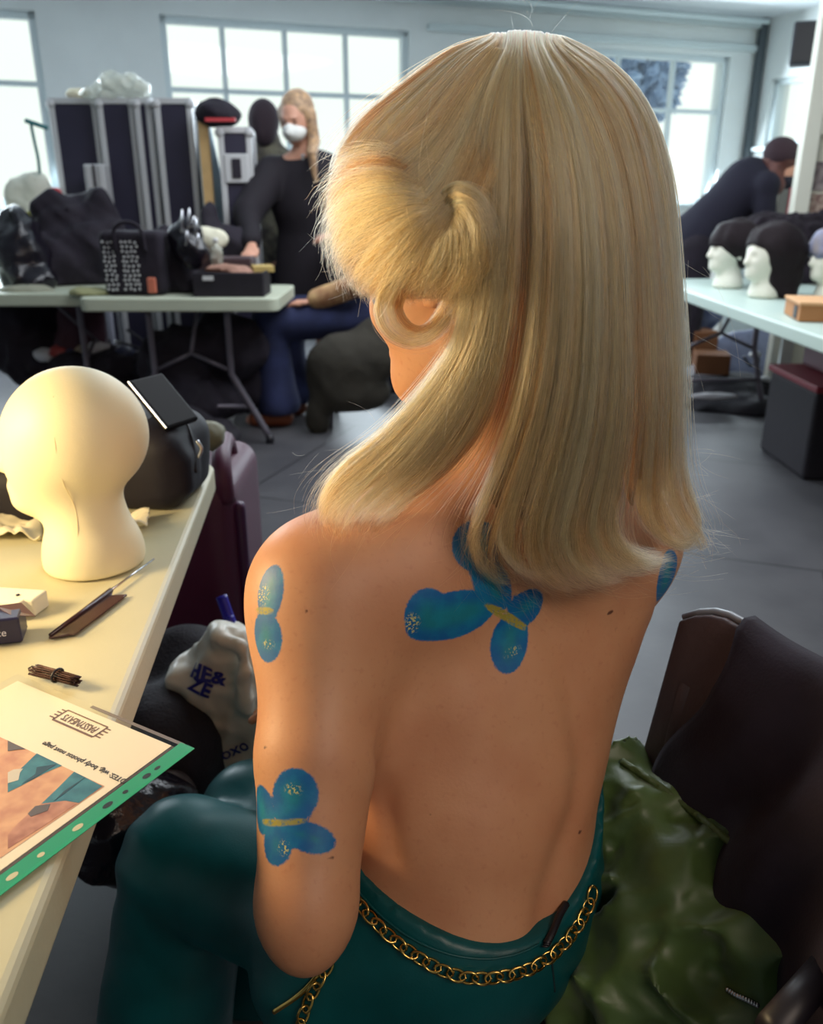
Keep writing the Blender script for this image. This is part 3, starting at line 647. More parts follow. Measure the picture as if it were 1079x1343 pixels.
MB().prism(ring, -.1, 0).out('floor', floorm, smooth=False, kind='structure'); MB().prism(ring, CEIL, CEIL+.1).out('ceiling', ceilm, smooth=False, kind='structure')
tb = MB(); tb.box(A0+TW*(s_end-5.2)/2+NW*.03+V(0, 0, CEIL-.05), (s_end+5.2, .06, .07), RW); tb.out('trim_1', trimm, smooth=False, kind='structure', bevel=.006)
tb = MB(); tb.tube([A0-TW*5+NW*.22+V(0, 0, CEIL-.06), B0-TW*.15+NW*.22+V(0, 0, CEIL-.06)], .022, 10); tb.out('trim_2', trimm, kind='structure')
tb = MB(); tb.box((A0+TW*(sx(560, 30)+s_end)/2)+NW*.02+V(0, 0, ZT+.03), (s_end-sx(560, 30), .05, .05), RW); tb.out('trim_3', trimm, smooth=False, kind='structure', bevel=.005)
tb = MB(); tb.box(B0-TW*.05+NW*.05+V(0, 0, CEIL/2), (.07, .07, CEIL), RW); tb.out('trim_4', mat('trim_dark', (70, 78, 84), .6), smooth=False, kind='structure', bevel=.01)
blackp = mat('black_plastic', (28, 24, 32), .45); 
for i, (px, py) in enumerate(((878, 3), (608, 0))):
    p = P(px, py, 6.6+i*.3*0); p[2] = CEIL; o = empty('ceiling_spotlight', p, ('right' if i == 0 else 'left')+' one of the two black round spotlights on the ceiling', 'spotlight', 'black ceiling spotlights')
    MB().cyl(p, p-V(0, 0, .03), .045).out('base', blackp, o); MB().lathe([(.03, 0), (.055, -.03), (.06, -.10), (.05, -.13), (.01, -.13)], p-V(0, 0, .0)).out('lamp_head', blackp, o)
# speaker high on the right
p = P(1056, 58, 5.9); sp_ = empty('wall_speaker', p-V(0, 0, .1), 'dark box speaker mounted high by the top right corner', 'speaker')
MB().box(p, (.16, .14, .24), rotz(-.4)).out('cabinet', mat('speaker_grey', (52, 56, 66), .6), sp_, smooth=False, bevel=.012)
MB().box(p+rotz(-.4)@V(0, -.074, 0), (.13, .008, .21), rotz(-.4)).out('grille', blackp, sp_, smooth=False)
MB().cyl(p+V(0, .05, .0), p+V(.55, .5, .08), .012).out('bracket', blackp, sp_)
# trees outside the right window
leafm = mat('leaf_blue_green', (160, 184, 214), .8, var=.4, vscale=8, rgb2=(112, 140, 176)); barkm = mat('bark', (84, 84, 92), .9)
def tree(base, crowns, label):
    o = empty('tree', base, label, 'tree', 'trees outside the right window')
    top = np.mean([c for c, _ in crowns], 0); mb = MB(); mb.tube(spl([base, base*.5+top*.5+V(.1, 0, 0), top], 8), [.16]*5+[.1]*3, 8)
    for c, r_ in crowns: mb.tube([base*.4+top*.6, c], [.06, .03], 6)
    mb.out('trunk', barkm, o); rr = np.random.default_rng(5); v = []; f = []
    for c, r_ in crowns:
        for i in range(900):
            q = c+unit(rr.normal(size=3))*r_*rr.uniform(.5, 1)**.6; a = rr.normal(size=3); b_ = unit(np.cross(a, rr.normal(size=3)))*.11; a = unit(a)*.2; k = len(v)
            v += [q-a, q+b_, q+a, q-b_]; f.append((k, k+1, k+2, k+3))
    mk('foliage', v, f, leafm, o, smooth=False)
b_ = P(790, 130, 13); b_[2] = -1; tree(b_, [(P(845, 88, 13), .42), (P(852, 118, 13), .33), (P(868, 92, 13), .22), (P(800, 80, 13), .6), (P(790, 130, 13), .8)], 'bluish leafy tree outside the right window, seen above the wig')
# cabinet with books and files against the right wall
woodm = mat('shelf_paint', (176, 176, 170), .6)
cb = P(1012, 300, 7.2); cab = empty('cabinet', V(cb[0], 7.2, 0), 'pale low cabinet carrying a row of books behind the bending person', 'cabinet')
MB().box(V(cb[0]+.25, 7.35, .46), (1.2, .4, .92)).out('body', woodm, cab, smooth=False, bevel=.008)
for s_ in (-1, 1): MB().box(V(cb[0]+.25+s_*.29, 7.14, .46), (.56, .02, .82)).out('door', trimm, cab, smooth=False, bevel=.006); 
cols = [(60, 62, 74), (196, 196, 186), (146, 140, 128), (206, 200, 184), (122, 118, 112), (204, 96, 104), (170, 168, 160), (96, 92, 92), (180, 150, 120), (210, 206, 196)]
names = ['dark blue', 'off-white', 'taupe', 'cream', 'grey', 'pink-red', 'light grey', 'charcoal', 'tan', 'pale']
x = cb[0]-.30
for i, c_ in enumerate(cols):
    wd = .055+.02*((i*7) % 3); hh = .30+.03*((i*5) % 4)
    mb = MB(); mb.box(V(x+wd/2, 7.28, .92+hh/2), (wd, .24, hh)); bk = mb.out('file', mat('file_'+str(i), c_, .6), None, smooth=False, bevel=.004)
    tag(bk, names[i]+' upright file in the row on the cabinet behind the bending person', 'file', 'files in a row on the cabinet'); x += wd+.006
p = V(cb[0]-.12, 7.3, 1.27)
for i, (dx, w_, h_, c_, nm) in enumerate(((-.05, .30, .12, (226, 214, 160), 'cream'), (.27, .26, .10, (202, 150, 130), 'salmon'))):
    bx_ = MB().box(p+V(dx, 0, h_/2+.0), (w_, .22, h_)).out('storage_box', mat('store_'+nm, c_, .7), None, smooth=False, bevel=.008)
    tag(bx_, nm+' storage box lying on top of the row of files', 'box')
# ------------------------------------------------------------------ folding tables
topm = mat('table_plastic', (200, 194, 162), .45, var=.06, vscale=6, bump=.04, bscale=160); legm = mat('leg_metal', (104, 98, 108), .4, .4); topm2 = mat('table_plastic_cool', (190, 196, 176), .5, var=.05, vscale=6)
blk = mat('black_fabric', (25, 18, 30), .8, var=.3, vscale=30, bump=.3, bscale=200)
def rrect(w, d, r, n=6):
    o = []
    for cx, cy, a0 in ((w/2-r, d/2-r, 0), (-w/2+r, d/2-r, pi/2), (-w/2+r, -d/2+r, pi), (w/2-r, -d/2+r, 3*pi/2)):
        for i in range(n+1): a = a0+i*pi/2/n; o.append((cx+r*math.cos(a), cy+r*math.sin(a)))
    return o
def ftable(c, w, d, rz, label, m, z=.74, th=.047, rc=.05, flare=.1, legs=True, ends=(-1, 1), axis='y', apex=.36, bw=None, inx=None):
    o = empty('folding_table', V(c[0], c[1], 0), label, 'table', None, rz); L = lambda mb, nm, mm, **k: mb.out(nm, mm, o, local=True, **k)
    poly = rrect(w, d, rc); mb = MB(); mb.prism(poly, z-th, z); L(mb, 'tabletop', m, smooth=False, bevel=.008, bseg=3)
    for e in ends:   # each end frame: two bent legs, a wishbone brace
        ln, ac = (d, w) if axis == 'y' else (w, d); off = e*(ln/2-.16)
        T = (lambda a, b, z_: V(a, b, z_)) if axis == 'y' else (lambda a, b, z_: V(b, a, z_))
        wt, wb_ = (inx or (ac*.2)), (bw or (ac*.42))
        for s_ in (-1, 1):
            lg = MB(); lg.tube(spl([T(s_*wt, off, z-th), T(s_*wt, off, z*.52), T(s_*(wt+.015), off, z*.44), T(s_*wb_, off, .03)], 16), .0165, 10); L(lg, 'leg', legm)
            ft = MB(); ft.cyl(T(s_*wb_, off, 0), T(s_*wb_, off, .045), .021); f_ = L(ft, 'rubber_foot', blackp)
        br = MB(); apx = T(0, off, z*.62); hp = T(0, off-e*.22, z-th)
        for s_ in (-1, 1): br.tube([T(s_*wt, off, z*.50), apx], .010, 8)
        br.tube([apx, hp], .010, 8); L(br, 'brace', legm)
        cr = MB(); cr.tube([T(-(wt*.4+wb_*.6), off, .26*z), T(wt*.4+wb_*.6, off, .26*z)], .011, 8); L(cr, 'crossbar', legm)
    return o
# near table: right edge x = -.21-.1 y
ang = math.atan(.1); ftable(V(-.21-.1*.55-.38*math.cos(ang)+.0, .55-.38*math.sin(ang)+.0, 0), .76, 1.86, ang, 'cream folding table in the near left, mannequin head on it', topm)
e0 = PZ(95, 393, .74); e1 = PZ(362, 393, .74); ftable(V((e0[0]+e1[0])/2, 3.97+.31, 0), e1[0]-e0[0], .62, 0, 'grey-white folding table with the polka dot bag on it', topm2, th=.062, axis='y', ends=(-1,), inx=.19, bw=.36)
e2 = PZ(92, 398, .74); ftable(V(e2[0]-.64, 4.55, 0), 1.2, .80, .0, 'grey-white folding table at far left piled with black clothes', topm2, th=.06, axis='x')
ftable(V(1.76, 3.62, 0), .76, 2.6, .02, 'pale green-white folding table at right with wig heads on it', mat('table_cool', (186, 204, 196), .4), th=.055, ends=(-1, 1), inx=.2, bw=.30)
# ------------------------------------------------------------------ near table things
foam = mat('mannequin_foam', (236, 226, 190), .55, bump=.04, bscale=400)
def mannequin_head(nm, c, sc, rz, h, m, ears=True):
    """foam head, face along local +x; c = base centre"""
    R = rotz(rz)*sc; T = lambda x, y, z: c+R@V(x, y, z); Rr = rotz(rz)
    f = Fld(c-V(.17, .17, .002)*sc, c+V(.17, .17, .31)*sc, h)
    f.seg(T(-.005, 0, -.02), T(-.005, 0, .018), .064*sc, .063*sc, .0); f.seg(T(-.005, 0, .018), T(-.002, 0, .085), .061*sc, .044*sc, .02); f.seg(T(-.002, 0, .085), T(0, 0, .14), .046*sc, .05*sc, .02)
    f.ell(T(-.006, 0, .185), (.091*sc, .077*sc, .086*sc), Rr, .02*sc); f.ell(T(.035, 0, .15), (.058*sc, .056*sc, .075*sc), Rr, .03*sc); f.ell(T(.072, 0, .092), (.024*sc, .024*sc, .018*sc), Rr, .03*sc)
    f.seg(T(.09, 0, .17), T(.104, 0, .140), .009*sc, .012*sc, .016*sc); f.seg(T(.086, -.012, .113), T(.086, .012, .113), .009*sc, .009*sc, .008*sc)
    for s_ in (-1, 1): f.ell(T(.093, s_*.03, .165), (.012*sc, .017*sc, .011*sc), Rr, .014*sc, 'd'); ears and f.ell(T(-.005, s_*.076, .15), (.016*sc, .006*sc, .027*sc), Rr, .008*sc)
    f.cut(c, V(0, 0, -1)); return f
hb0 = PZ(121, 737, .741); hb0[2] = .741
f = mannequin_head('m', hb0, .96, math.radians(176), .004, foam, False); o = f.out('mannequin_head', foam, None, smooth_it=3)
tag(o, 'blank cream foam mannequin head at the near left, facing left', 'mannequin head')
a = np.linspace(0, 2*pi, 60, endpoint=False); MB().tube([hb0+V(.0618*math.cos(t)+.004, .0618*math.sin(t), .020) for t in a], .0012, 6, closed=True).out('base_ridge', foam, o)
bvm = bvh_of(o); sm = [h for h in (hit(bvm, *q)[0] for q in ((72, 478), (70, 520), (72, 580), (82, 630), (98, 665), (102, 700), (101, 760))) if h is not None]
if len(sm) > 3: MB().tube(spl(sm, 40), .0005, 6).out('mould_seam', mat('foam_seam', (226, 212, 170), .7), o)
# black camera bag
c = V(-.462, 1.29, .741); f = Fld(c-V(.2, .16, .0), c+V(.2, .16, .28), .005); Rb = rotz(-.12)
f.box(c+V(0, 0, .058), (.118, .085, .062), Rb, .03, 0); f.box(c+Rb@V(.015, .0, .092), (.095, .075, .05), Rb@np.array([[math.cos(.2), 0, math.sin(.2)], [0, 1, 0], [-math.sin(.2), 0, math.cos(.2)]]), .04, .04)
f.box(c+Rb@V(.115, -.035, .055), (.018, .035, .038), Rb, .02, .015); f.noise(.002, 30, 4); f.cut(c, V(0, 0, -1))
bagm = mat('bag_nylon', (30, 27, 36), .6, spec=.3, bump=.1, bscale=500); bag = f.out('camera_bag', bagm, None); tag(bag, 'black nylon camera bag behind the foam head on the near table', 'bag')
BB = bvh_of(bag)
for nm, pts_, r_, mm in (('zipper', [(180, 560), (210, 545), (238, 548), (252, 580), (256, 620), (254, 655)], .0022, blackp), ('side_strap', [(262, 585), (266, 615), (262, 650)], .006, blackp)):
    q = surf(pts_, .001, BB)
    if len(q) > 2: MB().tube(spl(q, 24), r_, 8).out(nm, mm, bag)
q = P(258, 578, 1.2); MB().tube(spl([q, q+V(.006, 0, -.012), q+V(.0, 0, -.026)], 8), .003, 8).out('zip_pull', mat('silver', (190, 190, 195), .25, 1.), bag)
# power bank resting on the bag
Rp = rotz(-.5)@np.array([[math.cos(.75), 0, math.sin(.75)], [0, 1, 0], [-math.sin(.75), 0, math.cos(.75)]])
pc = P(214, 527, 1.262); pb = empty('power_bank', pc-V(0, 0, .03), 'slim black device with silver edge leaning on the camera bag', 'power bank')
MB().box(pc, (.095, .07, .012), Rp).out('body', mat('device_black', (12, 10, 16), .6, spec=.2), pb, smooth=False, bevel=.004); MB().box(pc+Rp@V(0, -.0355, .0035), (.094, .003, .004), Rp).out('edge', MATS['silver'], pb, smooth=False, bevel=.001)
# black pouch at left behind the head, crumpled tissue, small cloth
c = PZ(10, 700, .741)+V(-.05, .09, 0); f = Fld(c-V(.15, .12, 0), c+V(.18, .12, .13), .006); f.box(c+V(0, 0, .04), (.12, .07, .05), None, .04, 0).noise(.004, 35, 6).cut(c, V(0, 0, -1))
tag(f.out('pouch', bagm, None), 'black pouch at the photo edge under the chin of the foam head', 'pouch')
def sheet_cloth(name, m, corners, z, amp, seed, n=26, label=None, cat=None, th=.0015, sc=60):
    c4 = [np.array(q, float) for q in corners]; A = np.zeros((n, n, 3))
    for i, u in enumerate(np.linspace(0, 1, n)):
        for j, v_ in enumerate(np.linspace(0, 1, n)):
            p = (c4[0]*(1-u)+c4[1]*u)*(1-v_)+(c4[3]*(1-u)+c4[2]*u)*v_; nz = vnoise((p[0]+0*z, p[1], 0), sc, seed); p = p.copy(); p[2] = z+th+amp*(1+nz)*.5+amp*.6*abs(vnoise((p[0], p[1], 3), sc*2, seed+1)); A[i, j] = p
    o = MB().grid(A).out(name, m); sd = o.modifiers.new('s', 'SOLIDIFY'); sd.thickness = th; tag(o, label, cat); return o
tiss = mat('tissue', (226, 216, 188), .8)
sheet_cloth('tissue', tiss, [PZ(-40, 712, .74), PZ(55, 712, .74), PZ(60, 688, .74), PZ(-30, 680, .74)], .741, .016, 3, label='crumpled tissue lying left of the foam head neck', cat='tissue')
sheet_cloth('paper_wrapper', tiss, [PZ(155, 706, .74), PZ(194, 705, .74), PZ(198, 681, .74), PZ(160, 684, .74)], .741, .014, 8, label='folded pale wrapper just right of the foam head neck', cat='wrapper')
# white plastic block
wp = mat('white_plastic', (238, 234, 214), .4); c = PZ(24, 800, .745); e = V(math.cos(-.12), math.sin(-.12), 0); Rk = rotz(-.12)
mb = MB(); mb.prism([tuple((c+Rk@V(*q, 0))[:2]) for q in ((-.06, -.018), (.012, -.018), (.014, -.006), (.024, -.006), (.026, .022), (-.06, .024))], .741, .762)
o = mb.out('plastic_block', wp, smooth=False, bevel=.002); tag(o, 'notched white plastic block near the foam head, on the photo edge', 'block')
MB().cyl(c+Rk@V(-.0, .004, .016), c+Rk@V(0, .004, .0172+.001), .0022).out('screw_hole', blackp, o)
# navy blue box with open flap
navy = mat('navy_card', (34, 32, 70), .4); c = PZ(18, 838, .745)
o = empty('small_box', V(c[0]-.02, c[1], .741), 'small navy carton with open brown flap below the white block', 'box')
mb = MB(); mb.box(V(c[0]-.035, c[1]+.004, .757), (.085, .034, .03), rotz(.25)); mb.out('carton', navy, o, smooth=False, bevel=.002)
mb = MB(); mb.slab([V(c[0]-.025, c[1]+.022, .773), V(c[0]+.000, c[1]+.030, .773), V(c[0]+.024, c[1]+.008, .768), V(c[0]+.0, c[1]+.004, .771)], V(0, 0, 1), .001); mb.out('flap', mat('brown_card', (92, 66, 66), .35), o, smooth=False)
v_, f_ = text_mesh('essence', .011); Rt = rotz(.25)@np.array([[1, 0, 0], [0, math.cos(1.2), -math.sin(1.2)], [0, math.sin(1.2), math.cos(1.2)]])
mk('lettering', v_@Rt.T+V(c[0]-.02, c[1]-.0105, .756), f_, mat('white_ink', (210, 210, 225), .5), o, smooth=False)
# rat-tail comb
combm = mat('comb_brown', (66, 38, 40), .32, spec=.6)
p0 = PZ(64, 838, .742); p1 = PZ(146, 778, .742); ax = unit(p1-p0); pr = V(-ax[1], ax[0], 0); pr = pr if pr[1] < 0 else -pr; L = np.linalg.norm(p1-p0)
o = empty('tail_comb', V(p0[0], p0[1], .741), 'brown tail comb with thin metal tail in front of foam head', 'comb')
mb = MB(); mb.slab([p0, p0+pr*.004-ax*0, p0+ax*.016+pr*.023, p0+ax*(L*.99)+pr*.023, p0+ax*(L*.93)+pr*.006, p0+ax*L+pr*.002, p0+ax*L-pr*.0], V(0, 0, 1), .0025); mb.out('spine', combm, o, smooth=False, bevel=.0006)
mb = MB()
for i in range(52):
    a_ = p0+ax*(.012+i*(L-.02)/52)+pr*.003; mb.box(a_+pr*.0105+V(0, 0, .0022), (.0007, .022, .0012), np.stack([ax, pr, V(0, 0, 1)], 1))
mb.out('teeth', combm, o, smooth=False); MB().tube([p0+ax*.003+V(0, 0, .003), p1+V(0, 0, .004)], [.0022, .0035], 10).out('rib', combm, o)
MB().tube([p1+V(0, 0, .004), PZ(202, 735, .744)+V(0, 0, .002)], [.0017, .0011], 8).out('metal_tail', MATS['silver'], o)
# bundle of hair pins
pinm = mat('pin_bronze', (58, 34, 30), .35, .7); q0 = PZ(44, 884, .744); q1 = PZ(104, 900, .744); ax = unit(q1-q0); pr = V(-ax[1], ax[0], 0)
bd = empty('hair_pin_bundle', V(*(q0*.5+q1*.5)[:2], .741), 'bundle of bronze hair pins held by a black band', 'hair pins')
rr = np.random.default_rng(3)
for i in range(12):
    a_ = i/12*2*pi; of = pr*.0045*math.cos(a_)+V(0, 0, .0055+.0042*math.sin(a_)); k = rr.uniform(-.003, .003); A_, B_ = q0+of+ax*(k+.002), q1+of*1+ax*(k-.002)
    pp = [A_+pr*.0022, A_*.75+B_*.25+pr*.0018, A_*.5+B_*.5+pr*.0012+V(0, 0, .0006), B_+pr*.0008, B_+ax*.001, B_-pr*.0008, A_*.5+B_*.5-pr*.0012, A_-pr*.0022]
    MB().tube(spl(pp, 24), .0007, 6).out('hair_pin', pinm, bd)
a = np.linspace(0, 2*pi, 20, endpoint=False); cm = q0*.45+q1*.55; MB().tube([cm+pr*.0078*math.cos(t)+V(0, 0, .0062+.0062*math.sin(t)) for t in a], .0012, 8, closed=True).out('band', blackp, bd)
MB().tube([q0-ax*.004+pr*(.003+.0035*math.cos(t))+V(0, 0, .004)+ax*.0035*math.sin(t) for t in a], .0006, 6, closed=True).out('pin_loop', pinm, bd)
# ------------------------------------------------------------------ plastic pocket with the printed page
T0 = PZ(251, 983, .744); T0[2] = .7425; E1 = V(-.5, -.866, 0); E1 = unit(E1); E2 = V(-.866, .5, 0)
pg = lambda a, b, z=0: T0+E1*a+E2*b+V(0, 0, z)
doc = empty('plastic_pocket', pg(.15, .12), 'clear plastic pocket with green strip holding a printed page', 'document')
clear = bpy.data.materials.new('clear_film'); clear.use_nodes = True; _g = clear.node_tree
_gb = _g.nodes.new('ShaderNodeBsdfGlossy'); _gb.inputs['Roughness'].default_value = .12; _tr = _g.nodes.new('ShaderNodeBsdfTransparent'); _mxs = _g.nodes.new('ShaderNodeMixShader'); _mxs.inputs[0].default_value = .05
_g.links.new(_tr.outputs[0], _mxs.inputs[1]); _g.links.new(_gb.outputs[0], _mxs.inputs[2]); _g.links.new(_mxs.outputs[0], _g.nodes['Material Output'].inputs[0])
flat = lambda nm, pts_, m, z, th=.0003, par=doc: MB().slab([pg(a, b, z) for a, b in pts_], V(0, 0, 1), th).out(nm, m, par, smooth=False)
paperm = mat('paper', (240, 226, 200), .55); W_P, L_P = .237, .31
page = flat('page', [(.004, .020), (.301, .020), (.301, .230), (.004, .230)][::-1], paperm, .0004)
page2 = page
film = flat('film', [(-.0015, .0), (L_P, .0), (L_P, W_P), (-.0015, W_P)][::-1], clear, .0036, .0002)
flat('film_edge', [(-.004, .012), (-.0005, .012), (-.0005, .13), (-.004, .13)][::-1], mat('film_edge', (120, 112, 112), .3), .0005)
flat('page_edge_shade', [(.004, .0165), (.301, .0165), (.301, .0195), (.004, .0195)][::-1], mat('edge_shadow', (70, 52, 44), .6), .0003)  # dark strip painted in as the shadow along the page's edge
# green strip with punched holes: a grid of quads leaving the holes out
green = mat('green_strip', (44, 158, 118), .35)
holes_ = [(.033, .0032, .0018), (.045, .0042, .0026), (.068, .0026, .002), (.086, .0048, .0026), (.115, .0048, .0026), (.148, .003, .0022), (.172, .0048, .0026), (.21, .0026, .002), (.24, .0048, .0026)]
flat('green_strip', [(-.003, -.001), (L_P, -.001), (L_P, .0155), (-.003, .0155)][::-1], green, .0008, .0005)
for i, (a_, ra, rb) in enumerate(holes_[:3]+holes_[3:]):
    mm = blackp if i < 4 else (mat('table_seen', (204, 196, 160), .6) if i == 4 else MATS['table_seen'])
    flat('punched_hole', [(a_+ra*math.cos(t), .0072+rb*math.sin(t)) for t in np.linspace(0, 2*pi, 18, endpoint=False)][::-1], mm, .00135, .0001)
Rtx = np.stack([E2, E1, V(0, 0, 1)], 1)   # text runs along E2, up is E1
def ptext(txt, size, a, b, m, nm='lettering', bold=0., sx_=1., shear=0): v_, f_ = text_mesh(txt, size, bold); v_ = v_*V(sx_, 1, 1); mk(nm, v_@Rtx.T+pg(a, b, .00085), f_, m, page, smooth=False)
ink = mat('ink_dark', (62, 56, 52), .6); logo = mat('logo_brown', (112, 84, 76), .6)
def at_page(px, py): q = PZ(px, py, .743)-T0; return q@E1, q@E2
ta, tb_ = at_page(112, 1001); ptext('NOTES: wig, body photos next page', .0075, ta, tb_, ink, sx_=1.)
la, lb = at_page(105, 949); ptext('PASSYNEATS', .0125, la, lb, logo, sx_=.62)
Wl, Hl = .027, .0085
for k_, (a_, b_, w_, h_) in enumerate(((Hl, 0, Wl, .0011), (-Hl, .0, Wl, .0007), (0, Wl, .0008, Hl), (0, -Wl, .0008, Hl))): flat('logo_frame', [(la+a_-h_, lb+b_-w_), (la+a_+h_, lb+b_-w_), (la+a_+h_, lb+b_+w_), (la+a_-h_, lb+b_+w_)][::-1], logo, .00085, .0002, page)
for s_ in (-1, 1):
    for k_ in range(4): a_ = la-.0065+k_*.0042; b_ = lb+s_*(Wl+.0028+.0012*(k_ % 2)); flat('logo_tick', [(a_-.0007, b_-.003), (a_+.0007, b_-.003), (a_+.0007, b_+.003), (a_-.0007, b_+.003)][::-1], logo, .00085, .0002, page)
# printed photograph: flat shapes on the page
pm = lambda nm, c_: mat(nm, c_, .5)
photo_shapes = [((10, 972), (137, 1030), (10, 1122), 'print_skin', (214, 160, 122)), ]
def pxpoly(nm, pts_, m, z): MB().slab([PZ(x_, y_, .7434+z)*V(1, 1, 0)+V(0, 0, T0[2]+z) for x_, y_ in pts_][::-1], V(0, 0, 1), .00012).out(nm, m, page, smooth=False)
pxpoly('printed_photo', [(-90, 925), (14, 972), (137, 1030), (-40, 1152), (-120, 1100)], mat('print_skin', (222, 172, 132), .5, var=.25, vscale=55, rgb2=(196, 138, 110)), .0008)
tealp = mat('print_teal', (66, 132, 146), .5, var=.3, vscale=90, rgb2=(44, 104, 122)); rose = mat('print_rose', (160, 102, 84), .5, var=.4, vscale=60, rgb2=(206, 150, 124)); greyp = mat('print_grey', (96, 88, 88), .5)
pxpoly('printed_photo', [(48, 987), (81, 1003), (60, 1012), (30, 1028), (10, 1038), (10, 1020), (26, 1008)], tealp, .0010)
pxpoly('printed_photo', [(97, 1011), (134, 1030), (103, 1052), (86, 1049), (54, 1053), (74, 1034)], tealp, .0010)
pxpoly('printed_photo', [(54, 1053), (86, 1049), (100, 1053), (60, 1080), (10, 1112), (10, 1094), (24, 1078), (40, 1064)], rose, .0010)
pxpoly('printed_photo', [(46, 1056), (66, 1053), (62, 1062), (40, 1070), (36, 1066)], greyp, .0012)
pxpoly('printed_photo', [(10, 970), (20, 975), (33, 981), (22, 982), (10, 984)], greyp, .0012)
pxpoly('printed_photo', [(48, 1005), (74, 1001), (44, 1020), (28, 1027), (46, 1014)], mat('print_line', (34, 70, 86), .5), .0012)
pxpoly('printed_photo', [(70, 1050), (84, 1040), (112, 1018), (84, 1036)], MATS['print_line'], .0012)
pxpoly('printed_photo', [(10, 1012), (18, 1008), (30, 1007), (26, 1012), (24, 1022), (10, 1026)], mat('print_white', (206, 196, 180), .5), .0012)
# ------------------------------------------------------------------ things around the back tables
alu = mat('aluminium_edge', (196, 196, 198), .5, .2); casep = mat('case_panel', (38, 34, 56), .55, var=.15, vscale=5); casei = mat('case_inner', (26, 20, 34), .7)
def flight_case(pxl, pxr, pyt, Y, dep, label, rz=0., z0=0., latch=None, strap=False, group=None):
    pl, pr_ = P(pxl, pyt, Y), P(pxr, pyt, Y); w_ = pr_[0]-pl[0]; zt = (pl[2]+pr_[2])/2; c = V((pl[0]+pr_[0])/2, Y, 0); hh = zt-z0
    o = empty('flight_case', V(c[0], Y+dep/2, z0), label, 'flight case', group, rz); L = lambda mb, nm, mm, **k: mb.out(nm, mm, o, local=True, smooth=False, **k)
    mb = MB(); mb.box((0, 0, hh/2), (w_-.02, dep-.02, hh-.02)); L(mb, 'panel', casep)
    mb = MB(); e = .032
    for sx_ in (-1, 1):
        for sy_ in (-1, 1): mb.box((sx_*(w_/2-e/2), sy_*(dep/2-e/2), hh/2), (e, e, hh))
    for z_ in (e/2, hh-e/2):
        for sy_ in (-1, 1): mb.box((0, sy_*(dep/2-e/2), z_), (w_, e-.004, e))
        for sx_ in (-1, 1): mb.box((sx_*(w_/2-e/2), 0, z_), (e-.004, dep, e))
    L(mb, 'edge_profile', alu, bevel=.004)
    for sx_ in (-1, 1):
        for z_ in (0.03, hh-.03):
            cb_ = MB(); cb_.ell((sx_*(w_/2-.012), -dep/2+.012, z_), .028, None, 10); L(cb_, 'corner_cap', alu)
    if latch is not None:
        for lz in latch:
            lm = MB(); lm.box((.0, -dep/2-.004, lz), (.13, .012, .15)); lt = L(lm, 'latch', alu, bevel=.01); lm = MB(); lm.box((0, -dep/2-.014, lz), (.05, .012, .10)); lm.out('latch_wing', casei, lt, local=True, smooth=False, bevel=.004)
    return o
flight_case(56, 118, 128, 5.35, .55, 'tall black flight case with aluminium edges, leftmost of the upright cases', .10, latch=[1.02], group='tall flight cases')
flight_case(122, 170, 128, 5.30, .5, 'tall black flight case second from left, small steel case hung on it', .06, group='tall flight cases')
flight_case(172, 194, 128, 5.25, .5, 'narrow tall black flight case in the middle of the upright cases', .04, group='tall flight cases')
flight_case(197, 246, 128, 5.20, .55, 'tall black flight case with broad silver edge beside the pale wooden post', .06, group='tall flight cases')
o = empty('steel_case', P(131, 262, 5.2), 'small ribbed steel case hanging on the front of a flight case', 'case')
MB().box(P(129, 240, 5.2), (.12, .10, .20)).out('body', alu, o, smooth=False, bevel=.01)
for i in range(3): MB().box(P(129, 240, 5.2)+V(-.035+.035*i, -.052, 0), (.012, .012, .19)).out('rib', casei if i == 1 else alu, o, smooth=False, bevel=.003)
flight_case(278, 322, 166, 5.0, .45, 'shorter flight case with butterfly latch under the dark cap', .12, latch=[1.32], group='tall flight cases')
pw = P(264, 145, 5.05); po = empty('wooden_plank', V(pw[0], 5.07, 0), 'pale wooden plank standing upright between the flight cases', 'plank')
MB().box(V(pw[0], 5.07, pw[2]/2), (.055, .03, pw[2])).out('plank', mat('pale_wood', (216, 178, 122), .6, var=.15, vscale=12), po, smooth=False, bevel=.004)
MB().box(V(pw[0]-.031, 5.075, pw[2]/2), (.008, .024, pw[2]-.02)).out('edge_strip', wallw, po, smooth=False)
pw = P(249, 142, 5.3); tag(MB().slab([V(pw[0]-.06, 5.50, 0), V(pw[0]+.12, 5.50, 0), V(pw[0]+.12, 5.50, pw[2]-.45), V(pw[0]+.05, 5.50, pw[2]), V(pw[0]-.06, 5.50, pw[2]+.02)], V(0, 1, 0), .02).out('foam_board', mat('board_blue', (172, 194, 206), .7), smooth=False), 'pale blue board standing behind the wooden plank', 'board')
def blob(name, parts, m, label, cat, amp=.01, sc=18, seed=0, h=.014, k=.05, floor=None, group=None, parent=None, smooth_it=2):
    pts_ = [np.array(c) for c, r_ in parts]; rm = max(max(r_ if not np.isscalar(r_) else [r_]) for c, r_ in parts)+.06
    lo = np.min(pts_, 0)-rm; hi = np.max(pts_, 0)+rm; f = Fld(lo, hi, h)
    for i, (c, r_) in enumerate(parts): f.ell(c, r_, None, k if i else 0)
    if amp: f.noise(amp, sc*1.7, seed); f.noise(amp*.45, sc*4, seed+5)
    if floor is not None: f.cut(V(0, 0, floor), V(0, 0, -1))
    o = f.out(name, m, parent, smooth_it=smooth_it)
    if parent is None: tag(o, label, cat, group)
    return o
blk2 = mat('black_cloth', (30, 22, 36), .85, var=.3, vscale=12); crumple(blk2, 9, .5, .02); plastic_bk = mat('black_shiny', (20, 16, 26), .22, bump=.5, bscale=40)
